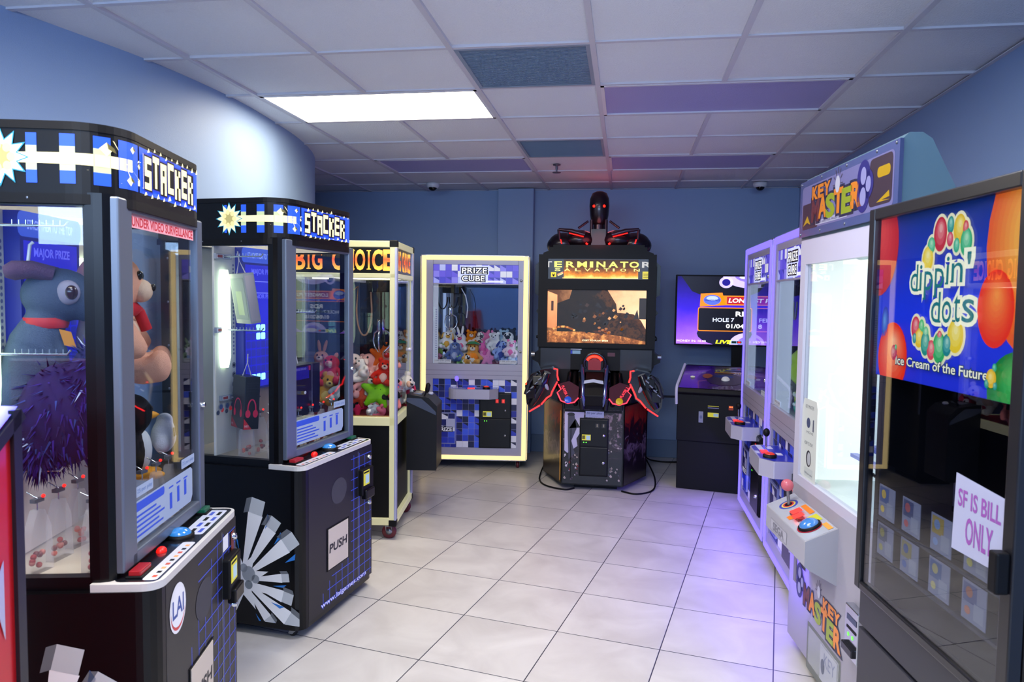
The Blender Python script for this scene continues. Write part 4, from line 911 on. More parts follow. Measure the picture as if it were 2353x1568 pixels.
a = Art(b, (0, -.02, .8375), (1, 0, 0), (0, math.cos(sl), math.sin(sl)))
a.ell(.02, .2, .15, .12, mat('0e1440', .3)); a.up(); a.ell(.02, .2, .14, .11, mat('101a50', .3)); a.ell(.0, .27, .08, .03, mat('2050b8', .3)); a.ell(-.13, .27, .04, .05, mat('a05820', .3)); a.up()
a.rect(-.08, .15, .34, .365, mat('a06820', .3)); a.up(); a.text('2018', .07, .2, .325, .37, mat('d0d0e8', .3, emit=.2)); a.rect(-.0, .3, .40, .42, mat('2840a0', .3))
b.build('control_panel', t)
b = MB(); b.ell((.02, .175, .893), (.034, .034, .030), mat('f0f0f4', .15, emit=.25)); b.build('trackball', t)
for x, y in ((-.245, .2), (.27, .2)): b = MB(); b.lathe([(.018, 0), (.018, .01), (0, .013)], mat('f0f0e0', .3, emit=.3), (x, y, .8365+(y+.02)*math.tan(sl))); b.build('button', t)
b = MB(); b.box(-.235, .30, -.008, .005, .44, .79, BLACK); b.box(-.20, .27, -.012, -.005, .46, .77, BLACK); a = front(b, -.012)
a.rect(-.165, -.13, .56, .65, mat('a4a8c8', .4, emit=.1)); a.rect(-.095, -.01, .61, .645, mat('e0d830', .4, emit=.4)); a.up(); a.rect(-.05, -.012, .615, .64, mat('a8c8e0', .4, emit=.3)); a.ell(-.147, .605, .01, .014, mat('60688c', .4))
a.rect(-.095, -.01, .695, .70, mat('c8c030', .4, emit=.4)); a.rect(-.095, -.01, .68, .686, mat('8080b8', .4, emit=.3)); a.rect(.065, .10, .675, .71, mat('802808', .4, emit=.6)); a.up(); a.ell(.075, .70, .006, .006, E('ff7030', 2)); a.ell(.09, .70, .006, .006, E('ff7030', 2))
for k in range(3): a.ell(.165+.003*k, .685-k*.018, .006, .007, E('ff2820', 5), n=10)
b.build('coin_door', t)
t = TV = thing('wall_screen', 'wide black flat screen on a pole showing LONGEST PUTT on a violet background', 'television', (.975, 6.6, 0))
b = MB(); b.box(-.54, .54, 0, .05, 1.14, 1.765, BLACK); b.box(-.3, .3, .05, .08, 1.25, 1.65, BLACK); b.build('bezel', t, bevel=.004)
b = MB(); b.box(-.04, .04, .03, .07, .0, 1.3, BLACK); b.build('pole', t)
b = MB(); b.box(-.25, .25, -.0, .3, 0, .03, BLACK); b.build('foot', t)
b = MB(); a = front(b, 0, rect=(-.527, .527, 1.155, 1.752)); SV = ramp_mat('tv_violet', [(0, 'b070ff'), (.3, '7a40f8'), (.55, '3418c8'), (1, '0c0648')], 'Z', emit=1.2, noise=.3, nscale=3, lo=1.15, hi=1.75)
a.rect(-.527, .527, 1.155, 1.752, SV); a.up(); a.poly([(-.50, 1.76), (-.40, 1.62), (-.25, 1.56), (.3, 1.56), (.53, 1.6), (.53, 1.76)], E('0a0818', .8)); a.ell(.0, 1.25, .35, .12, E('12083a', .7)); a.up()
SIL = E('d4c4ff', 1.2); SI2 = E('9a80f0', 1.0)
a.ell(.10, 1.76, .24, .11, SIL); a.ell(-.11, 1.70, .06, .05, SIL); a.ell(.08, 1.16, .15, .10, SIL); a.up(); a.ell(.12, 1.76, .16, .06, SI2); a.ell(-.11, 1.70, .035, .03, E('2410a0', .8)); a.ell(.10, 1.17, .10, .06, SI2); a.up(); a.ell(.12, 1.745, .12, .02, E('ffffff', 1)); a.ell(.12, 1.18, .07, .02, E('ffffff', 1)); a.up()
OR_ = E('ff8a18', 1.3)
a.rrect(-.345, .42, 1.27, 1.48, .015, OR_); a.up(); a.rrect(-.338, .413, 1.277, 1.473, .012, E('060410', .6))
a.rect(-.16, .42, 1.50, 1.585, OR_); a.poly([(-.33, 1.485), (-.325, 1.60), (-.14, 1.61), (-.11, 1.5)], OR_); a.up(); a.rect(-.10, .41, 1.51, 1.575, E('c82030', 1)); a.ell(-.225, 1.545, .075, .045, E('5a70e8', 1.2)); a.up(); a.ell(-.225, 1.56, .05, .02, E('c0d0ff', 1.2)); a.text('WINNERS PRIZE', -.29, -.16, 1.535, 1.55, E('203090', .8), off=.03)
a.text('LONGEST PUTT', -.085, .38, 1.525, 1.56, E('ffffff', 1.4), off=.025, shear=.2); a.text('RDS', -.02, .13, 1.405, 1.445, E('ffffff', 1.4), off=.03)
a.text('HOLE 7', -.215, -.035, 1.355, 1.388, E('e0e8ff', 1.3), off=.02); a.text('94 FEET', .095, .30, 1.355, 1.388, E('e0e8ff', 1.3), off=.02); a.text('01/04/2018', -.10, .20, 1.30, 1.335, E('ffffff', 1.4), off=.025)
a.text('MONEY IN: 10.00', -.52, -.27, 1.172, 1.19, E('ffffff', 1.3), off=.0); a.text('LIVE', -.185, -.06, 1.163, 1.192, E('e8f020', 1.5), off=.04, shear=.3)
a.text('PER HOLE', .30, .46, 1.172, 1.19, E('ffffff', 1.2), off=.02)
a.rect(-.055, .04, 1.163, 1.19, E('a0c0ff', 1)); a.up(); a.rect(-.05, -.01, 1.167, 1.186, E('0a3020', .6)); a.rect(-.005, .035, 1.167, 1.186, E('101020', .6)); a.up(); a.ell(.015, 1.176, .014, .008, E('ff2020', 1.4))
b.build('screen', t, label='glowing violet golf score screen')

# ------------------------------------------------------------------ KEY MASTER
t = KM = thing('key_game_cabinet', 'tall white KEY MASTER prize cabinet with bright empty window, pink joystick and blue button', 'arcade machine', (.75, 3.34, 0), R(-84.5))
KW, KD = .90, .68; KB = mat('d6d2de', .35); KP = mat('b8b6c8', .35)
b = MB(); b.prism([(0, .06), (KW, .06), (KW, .56), (KW, .75), (0, .75), (0, .56)], 0, KD, KB, 'y'); b.box(.03, KW-.03, .05, KD-.05, 0, .06, BLACK)
b.prism(rplan(.0, KW, 0, KD, 0), .06, .75, KB)
a = front(b, 0)
a.rrect(.25, .60, .03, .225, .006, mat('6a7068', .4)); a.up(); a.rrect(.265, .585, .06, .21, .006, mat('8c9490', .25, coat=.6)); a.up()
a.rect(.40, .57, .06, .20, mat('b0b4bc', .4)); a.up(); a.text('KEY', .44, .55, .13, .18, mat('8088a0', .4)); a.ell(.43, .12, .02, .03, mat('606878', .4))
a.rect(.055, .10, .32, .43, mat('84808c', .4)); a.rect(.13, .205, .412, .44, mat('1a1a22', .4)); a.up(); a.rect(.09, .10, .33, .42, mat('4a4a50', .4))
def keylogo(a, x0, z0, w, h, em, dip=0):
    """KEY over MASTER with a key ring"""
    O = mat('e88820', .4, emit=em); Gn = mat('98a820', .4, emit=em); Bw = mat('6a3038', .4, emit=em); Bl = mat('2a2880', .4, emit=em); BO = mat('20203a', .4)
    X = lambda u: x0+u*w
    Z = lambda v, u=0: z0+v*h-dip*u*h
    cols = [Bw, O, Gn, O, Gn, O]; cw2 = .115
    def letters(off_, ms):
        for i, ch in enumerate('KEY'): a.text(ch, X(.10+i*.105) if not dip else X(.62+i*.115), X(.18+i*.105) if not dip else X(.71+i*.115), Z(.66, .5), Z(.95, .5), ms or O, off=off_)
        for i, ch in enumerate('MASTER'):
            u = (.10+i*.125) if not dip else (.18+i*.135); a.text(ch, X(u), X(u+.12), Z(.12+(i % 2)*.05, u), Z(.62+(i % 2)*.05, u), ms or cols[i], off=off_)
    letters(.13, BO); a.up(); letters(.05, None)
    rx = .88 if not dip else .06
    for (u, v, r_) in ((rx, .72, .085), (rx-.0, .35, .085), (rx+.06, .55, .07)): a.ell(X(u), Z(v), r_*w*.95, r_*w*1.1, Bl)
    a.up()
    for (u, v, r_) in ((rx, .75, .04), (rx-.0, .32, .042), (rx+.065, .55, .035)): a.ell(X(u), Z(v), r_*w*.9, r_*w*1.2, mat('9a9ad0', .4, emit=em))
    a.up(); a.ell(X(.52), Z(.8), .035*w, .05*w, mat('c8c8dc', .4, emit=em))
    for k in range(7): th = R(k*30); a.line([(X(.52)+math.cos(th)*.045*w, Z(.8)+math.sin(th)*.06*w), (X(.52)+math.cos(th)*.075*w, Z(.8)+math.sin(th)*.10*w)], .004, mat('5a5068', .4, emit=em))
keylogo(a, .11, .27, .49, .15, .0, .35)
b.build('base_cabinet', t, bevel=.004)
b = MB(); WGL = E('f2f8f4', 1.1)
for q in ((0, .06, .75, 1.82), (.86, KW, .75, 1.82), (.06, .86, .74, .79), (.06, .86, 1.70, 1.82)): b.box(q[0], q[1], 0, .03, q[2], q[3], KP)
for q in ((0, .03), (KW-.03, KW)): b.box(q[0], q[1], .03, KD, .75, 1.82, KP)
b.box(.03, KW-.03, .03, KD, 1.80, 1.82, KP); b.box(.03, KW-.03, KD-.02, KD, .75, 1.82, KP); b.build('upper_cabinet', t)
b = MB(); b.box(.06, .86, .012, .015, .785, 1.705, GLASS); a = front(b, .011); a.poly([(.06, .80), (.06, 1.08), (.08, 1.13), (.225, 1.13), (.24, 1.10), (.24, .79), (.09, .79)], mat('c8ccc8', .4, emit=.45)); a.up()
a.text('KEY MASTER', .10, .20, 1.09, 1.105, mat('404850', .4)); a.ell(.14, 1.03, .022, .022, mat('3a4868', .4)); a.rect(.19, .205, 1.0, 1.05, mat('50586a', .4)); a.text('MOVE', .12, .2, .985, .995, mat('404850', .4)); a.text('HOW TO PLAY', .10, .20, .935, .95, mat('404850', .4)); a.ell(.155, .88, .03, .035, mat('303038', .4)); a.up(); a.ell(.16, .88, .02, .028, mat('a8acb0', .4))
a.rect(.11, .21, .80, .84, mat('b8c0bc', .4)); a.up(); a.text('1.00 per play', .115, .205, .81, .82, mat('505860', .4))
b.build('window_glass', t)
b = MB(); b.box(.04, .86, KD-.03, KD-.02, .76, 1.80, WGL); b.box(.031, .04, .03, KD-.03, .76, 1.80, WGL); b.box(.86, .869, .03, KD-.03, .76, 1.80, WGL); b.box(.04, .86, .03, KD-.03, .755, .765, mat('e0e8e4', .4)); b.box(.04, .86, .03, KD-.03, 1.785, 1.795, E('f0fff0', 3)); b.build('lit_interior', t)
b = MB()
for x in (.18, .38, .6): b.cyl((x, .5, .78), (x, .5, 1.78), .009, mat('c4cce4', .3, .5), 10); b.box(x+.02, x+.03, .4, .5, .78, 1.7, mat('e8ecd0', .4, emit=.6))
b.box(.06, .86, .30, .34, .90, .925, mat('5058d0', .3, emit=.3)); b.box(.06, .86, .22, .25, .875, .89, mat('8890e8', .3, emit=.3)); b.box(.42, .66, .2, .45, .78, .86, mat('e4ece8', .4)); b.box(.70, .85, .12, .4, .78, .88, mat('e4ece8', .4))
b.tube([(.22+.004*k, .2, .86+.008*math.sin(k*1.5)) for k in range(50)], .003, BLACK, 5)
b.tube([(.5, .3, 1.62), (.53, .3, 1.66), (.57, .3, 1.64), (.58, .3, 1.6)], .004, STEEL, 6); b.box(.5, .75, .2, .3, 1.66, 1.70, mat('d0d8d4', .4)); b.build('mechanism', t)
# marquee
b = MB(); prof = [(0, 1.83), (0, 2.05), (.02, 2.07), (.06, 2.07), (.09, 2.05), (.115, 2.0), (.24, 1.76), (.24, 1.72), (.0, 1.80)]
b.prism(prof, .0, KW, mat('8cb4c4', .3, coat=.3, emit=.04), 'x'); b.build('marquee_box', t, bevel=.004)
b = MB(); b.box(-.0, KW+.01, -.012, 0, 1.815, 2.05, mat('46507c', .25, coat=.5)); a = front(b, -.012); PU = mat('8482b8', .3, emit=.12)  # faint glow put into the print materials, though the sign is unlit
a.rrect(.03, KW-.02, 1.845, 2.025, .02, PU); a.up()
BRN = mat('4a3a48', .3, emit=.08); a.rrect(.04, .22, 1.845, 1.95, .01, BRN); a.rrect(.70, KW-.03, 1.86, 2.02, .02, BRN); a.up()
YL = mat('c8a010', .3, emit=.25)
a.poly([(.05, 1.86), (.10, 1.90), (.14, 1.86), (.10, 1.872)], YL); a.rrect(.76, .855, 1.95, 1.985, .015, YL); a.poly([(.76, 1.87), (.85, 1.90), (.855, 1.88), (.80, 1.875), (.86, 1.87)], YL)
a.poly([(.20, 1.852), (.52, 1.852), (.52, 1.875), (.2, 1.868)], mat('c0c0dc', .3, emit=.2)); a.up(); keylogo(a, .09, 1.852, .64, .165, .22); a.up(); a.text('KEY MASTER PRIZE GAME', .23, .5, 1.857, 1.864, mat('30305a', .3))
for x in (.02, .25, .5, .75, .89):
    for z in (1.828, 2.04): b.ell((x, -.013, z), (.006, .003, .006), STEEL, seg=8, rings=5)
b.build('marquee', t, label='unlit KEY MASTER sign with orange, green and brown letters')
# deck
b = MB(); b.prism([(-.12, .645), (0, .70), (0, .48), (-.10, .535), (-.12, .55)], .03, .53, mat('a8a8b0', .35, .1), 'x')
a = front(b, -.12); a.rect(.10, .32, .56, .61, mat('8c8c96', .4)); a.up(); a.rect(.105, .315, .563, .607, mat('b2b2bc', .4)); a.up(); a.text('SEGA', .14, .28, .568, .60, mat('74747e', .4), off=.05); a.up()
sl2 = math.atan2(.055, .12); a = Art(b, (0, -.12, .645), (1, 0, 0), (0, math.cos(sl2), math.sin(sl2))); DP = .132
a.rect(.035, .525, .004, DP-.006, mat('c0c4cc', .25, .3)); a.up()
a.ell(.13, .07, .045, .04, mat('3848a8', .3)); a.up(); a.ell(.13, .07, .034, .03, mat('d8c060', .3)); a.up(); a.ell(.13, .07, .026, .023, mat('c02830', .3)); a.up(); a.ell(.13, .07, .018, .016, BLACK)
for x0, x1, y0, y1, c_ in ((.2, .31, .1, .122, 'e08020'), (.33, .40, .08, .12, 'c8c830'), (.25, .29, .02, .05, 'e88020'), (.44, .51, .1, .12, 'e8a040')): a.rect(x0, x1, y0, y1, mat(c_, .3))
a.ell(.42, .058, .052, .048, mat('a02030', .3)); a.up()
b.build('control_panel', t, bevel=.004)
cp = t
b = MB(); b.box(.235, .34, -.085, -.035, .664, .676, mat('801018', .3)); a = Art(b, (0, -.12, .648), (1, 0, 0), (0, math.cos(sl2), math.sin(sl2))); a.k = .0135; a.rect(.24, .285, .04, .085, E('ff3028', 2.2)); a.rect(.292, .335, .03, .075, E('ff3028', 2.2)); b.build('credit_display', t)
b = MB(); b.cyl((.13, -.055, .675), (.128, -.062, .735), .007, STEEL, 8); b.ell((.127, -.064, .758), .026, mat('f07888', .25, emit=.15)); b.build('joystick', t, label='joystick with pink ball')
b = MB(); b.T = Matrix.Translation((.42, -.067, .672)) @ Matrix.Rotation(sl2, 4, 'X'); b.lathe([(.044, 0), (.044, .008), (.038, .010)], BLACK); b.ell((0, 0, .008), (.038, .038, .022), mat('4a90e0', .08, emit=.35, coat=1)); b.build('push_button', t, label='large blue domed push button')
b = MB(); b.T = Matrix.Translation((.05, 0, 0)); b.box(.64, .75, -.03, .0, .31, .49, CHROME); b.box(.65, .74, -.045, -.02, .33, .36, mat('2a2a30', .2, .5)); a = front(b, -.0305)
for x in (.675, .71): a.ell(x, .39, .007, .007, E('60ff40', 2), n=10)
a.rect(.66, .74, .41, .42, BLACK); a.rect(.66, .74, .44, .46, mat('283858', .3)); b.build('bill_acceptor', t, bevel=.004)

# ------------------------------------------------------------------ ice cream freezer vending machine
t = DDM = thing('ice_cream_vending_machine', 'dark framed ice cream vending machine with blue dippin dots sign full of coloured balls', 'vending machine', (.743, 2.365, 0), R(-83.4))
FR = mat('121217', .35, coat=.2)
b = MB(); b.box(0, .74, 0, .03, .04, .53, mat('20212a', .4)); b.box(0, .74, 0, .03, .54, .66, mat('24252e', .4)); b.box(.0, .03, .03, .78, .04, 1.82, FR); b.box(.71, .74, .03, .78, .04, 1.82, FR); b.box(0, .74, .75, .78, .04, 1.82, FR); b.box(0, .74, .03, .78, 1.79, 1.82, FR); b.box(.03, .71, .03, .75, .04, .6, FR); b.box(.04, .70, .05, .7, 0, .04, BLACK)
b.build('cabinet_body', t, bevel=.003)
b = MB()
for q in ((0, .035, .66, 1.82), (.70, .74, .66, 1.82), (.035, .70, 1.785, 1.82), (.035, .70, .66, .685)): b.box(q[0], q[1], -.02, .01, q[2], q[3], FR)
dr = b.build('door', t, bevel=.004)
b = MB(); b.box(.03, .71, -.012, -.010, .68, 1.79, glass((.8, .84, .9), 1.75)); b.build('door_glass', dr)
b = MB(); b.box(.704, .735, -.05, -.02, .93, 1.02, BLACK); b.build('latch', dr, bevel=.005)
b = MB(); b.box(.035, .70, .004, .012, 1.325, 1.79, mat('0c2c98', .3)); BLU = ramp_mat('sign_blue', [(0, '1c2cb8'), (.4, '1430c0'), (1, '082868')], 'Z', emit=.75, rough=.3, lo=1.33, hi=1.79)
cl = (.036, .699, 1.326, 1.789); a = front(b, .004, rect=cl); a.rect(.036, .699, 1.326, 1.789, BLU); a.up()
def ball(cx, cz, rx, rz, cols, em=.95, ox=-.2, oz=.25):
    n = len(cols); k0 = a.k
    for i, c_ in enumerate(cols):
        f = 1-i/n; a.ell(cx+ox*rx*i/n, cz+oz*rz*i/n, rx*f, rz*f, E(c_, em), n=28); a.k += .00012
    a.k = k0
def shades(c0, c1, n):
    p = [int(c0[i:i+2], 16) for i in (0, 2, 4)]; q = [int(c1[i:i+2], 16) for i in (0, 2, 4)]
    return [''.join('%02x' % int(p[k]+(q[k]-p[k])*i/(n-1)) for k in range(3)) for i in range(n)]
ball(.80, 1.67, .245, .27, shades('f05a18', 'ffd050', 10), .95, -.35, .1)
a.k += .0015; ball(.60, 1.53, .066, .088, shades('f02808', 'ff9038', 9), 1, .1, .4)
ball(.03, 1.71, .115, .15, shades('d01418', 'ff5a48', 7), .9, -.2, .5); ball(.135, 1.385, .085, .10, shades('f02c10', 'ffb080', 8), 1, .1, .5)
ball(.085, 1.48, .022, .05, shades('1838a8', '5a98d0', 5), .9); ball(.69, 1.345, .105, .095, shades('0c7a28', '58c860', 8), .9, .1, .5)
a.k += .0015; rings = [(.365, 1.716, .030, .044, 'c8182c'), (.41, 1.735, .015, .022, '108878'), (.45, 1.722, .026, .036, 'e8b818'), (.41, 1.70, .014, .018, 'd02848'), (.475, 1.722, .012, .018, 'd02838'), (.48, 1.688, .024, .034, '28a868'), (.44, 1.683, .013, .018, '28a878'),
         (.325, 1.69, .018, .022, '38b070'), (.31, 1.655, .026, .034, 'f0c828'), (.265, 1.475, .022, .030, 'd82840'), (.295, 1.478, .014, .020, '38b860'), (.285, 1.448, .022, .026, 'f0c020'), (.262, 1.446, .010, .014, '108888'), (.318, 1.462, .014, .018, '60c080'), (.318, 1.435, .022, .032, '189078'), (.348, 1.42, .020, .026, 'e04050'), (.385, 1.428, .030, .040, '28a858'), (.385, 1.458, .011, .014, 'd83850'), (.42, 1.437, .021, .028, '108080'), (.455, 1.462, .034, .042, 'f0c828')]
for x, z, rx, rz, c_ in rings: a.ell(x, z, rx+.007, rz+.008, E('f4e8b8', .95), n=20)
a.k += .0005
for i, (x, z, rx, rz, c_) in enumerate(rings): a.k += .00006; ball(x, z, rx, rz, shades(c_, 'fff8d0', 6)[:4], 1.0, .1, .45)
a.k += .001; TEAL = E('0a7a78', .85); CRM = E('f8f0c8', 1.1)
def dd(txt, xs, ws, z0s, z1s):
    for off_, m in ((.085, CRM), (.0, TEAL)):
        for i, ch in enumerate(txt):
            a.text(ch, xs[i], xs[i]+ws[i], z0s[i], z1s[i], m, off=off_)
            if ch in "dpint" and off_ == 0: a.rect(xs[i]-.004 if ch != 'd' else xs[i]+ws[i]-.012, xs[i]+.010 if ch != 'd' else xs[i]+ws[i]+.004, z0s[i]-.0, z0s[i]+.005, m)
        a.k += .0005
bz = 1.572
dd("dippin'", [.232, .278, .302, .353, .405, .428, .492], [.038, .012, .042, .042, .012, .048, .016], [bz, bz+.002, bz-.022, bz-.016, bz+.016, bz+.02, bz+.062], [bz+.072, bz+.070, bz+.052, bz+.058, bz+.085, bz+.068, bz+.092])
bz = 1.492
dd('dots', [.345, .395, .447, .482], [.042, .042, .028, .05], [bz, bz, bz+.004, bz+.004], [bz+.078, bz+.055, bz+.07, bz+.06])
a.text('Ice Cream of the Future.', .172, .605, 1.368, 1.392, E('0a3a60', .7), off=.08); a.up(); a.text('Ice Cream of the Future.', .172, .605, 1.368, 1.392, CRM, off=.01); a.k += .0005
for x, z, r_, c_ in ((.61, 1.375, .018, 'f0b820'), (.62, 1.40, .008, '28a878'), (.595, 1.362, .009, '189078'), (.625, 1.36, .008, '189078'), (.16, 1.40, .018, 'c83858'), (.17, 1.415, .007, '38b870')): ball(x, z, r_, r_*1.2, shades(c_, 'fff8d0', 5)[:3])
b.build('sign_panel', dr, label='blue backlit sign with coloured balls reading dippin dots Ice Cream of the Future')
# inside the freezer
b = MB(); b.tube([(.40+.022*math.cos(k*.7), .25+.022*math.sin(k*.7), 1.02+k*.0019) for k in range(180)], .003, mat('c07840', .3, .8), 5); b.lathe([(0, .98), (.05, .98), (.055, 1.0), (.045, 1.02), (.02, 1.03)], BLACKG, (.40, .25, 0)); b.lathe([(.04, 1.0), (.04, .86), (.05, .84), (.05, .82)], mat('30261c', .2, .6), (.40, .25, 0)); b.build('spring_arm', t)
b = MB(); b.box(.2, .6, .3, .7, .8, .82, mat('14141a', .3)); b.box(.05, .69, .5, .52, .7, 1.2, mat('0a0a10', .3)); b.prism([(.55, 1.1), (.65, 1.14), (.66, 1.11)], .3, .4, mat('50608a', .2, .7), 'y'); b.build('inner_tray', t)
# flavour cards
CARD = [('3060a8', 'e8c048'), ('405080', 'c05050'), ('c0a040', '8098c0'), ('3878b8', 'd8c860'), ('505878', 'a8a048'), ('b0a060', '4060a0'), ('4868a0', 'c8b870'), ('606898', 'c07050')]
k = 0
for row, (z0, xs) in enumerate(((.905, (.07, .21, .36, .51)), (.79, (.07, .21, .36, .51)))):
    for x in xs:
        b = MB(); b.box(x, x+.095, .014, .016, z0-.0, z0+.095, mat('9a9cb4', .5, emit=.12)); a = front(b, .014); c1, c2 = CARD[k]
        a.rect(x+.006, x+.06, z0+.045, z0+.09, mat(c1, .5, emit=.1)); a.up(); a.ell(x+.03, z0+.07, .014, .013, mat(c2, .5, emit=.15)); a.rect(x+.05, x+.088, z0+.01, z0+.05, mat('b8bac8', .5, emit=.1)); a.ell(x+.025, z0+.025, .012, .01, mat(c2, .5))
        b.build('flavour_card', t); k += 1
b = MB(); b.box(.055, .69, .012, .02, .775, .782, mat('2a2c38', .4)); b.box(.055, .69, .012, .02, .89, .897, mat('2a2c38', .4)); b.build('card_rail', t)
o = MB(); o.T = t.matrix_basis.copy(); o.T = Matrix.Translation((.743, 2.365, 0)) @ Matrix.Rotation(R(-83.4), 4, 'Z')
o.add([(.505, -.014, .955), (.697, -.014, .96), (.703, -.014, 1.125), (.512, -.014, 1.14)], [(0, 1, 2, 3)], mat('a2a4bc', .6)); a = front(o, -.014)
PK = mat('8a4a98', .6); a.text('SF IS BILL', .525, .685, 1.065, 1.105, PK, off=.02); a.text('ONLY', .56, .66, .985, 1.045, PK, off=.02)
tag(o.build('paper_note'), 'white paper note with purple handwriting ONLY taped on the ice cream machine glass', 'paper note')

# ------------------------------------------------------------------ red cabinet at the left edge
t = thing('red_game_cabinet', 'red sided cabinet with black edging and pale slanted top at the left edge', 'arcade machine', (-1.115, 1.19, 0), R(9))
b = MB(); sp_ = [(0, 0), (0, 1.32), (-.36, 1.07), (-.42, .95), (-.40, 0)]   # (y, z) profile
b.prism([(y, z) for y, z in sp_], -.6, -.004, mat('c01018', .35, coat=.4), 'x'); b.build('cabinet_body', t, bevel=.004)
b = MB()
for (y0, z0), (y1, z1) in zip(sp_, sp_[1:]+sp_[:1]):
    d = Vector((y1-y0, z1-z0)).normalized()*.0; n = Vector((-(z1-z0), (y1-y0))).normalized()*-.022
    b.prism([(y0, z0), (y1, z1), (y1-n.x, z1-n.y), (y0-n.x, z0-n.y)], -.006, .004, mat('16161a', .3), 'x')
b.build('edge_trim', t)
b = MB(); v = [(-.6, .0, 1.32), (.0, .0, 1.32), (.0, -.36, 1.07), (-.6, -.36, 1.07)]; n = Vector((0, -.25, .36)).normalized()*.007; b.add([tuple(Vector(p)+n) for p in v], [(0, 1, 2, 3)], ramp_mat('pale_top', [(0, '3a40f0'), (.25, 'a8b0ff'), (1, 'e8ecff')], 'X', emit=.7, rough=.3, lo=-.0, hi=-.2)); b.build('control_panel', t)
b = MB(); a = farside(b, -.003); a.k = .001; a.poly([(-.2, .6), (-.12, .75), (-.06, .66), (-.1, .5)], mat('d85048', .4)); a.poly([(-.08, 1.0), (-.05, 1.05), (-.05, .9)], mat('c0c0d0', .2, .5)); b.build('side_graphic', t)

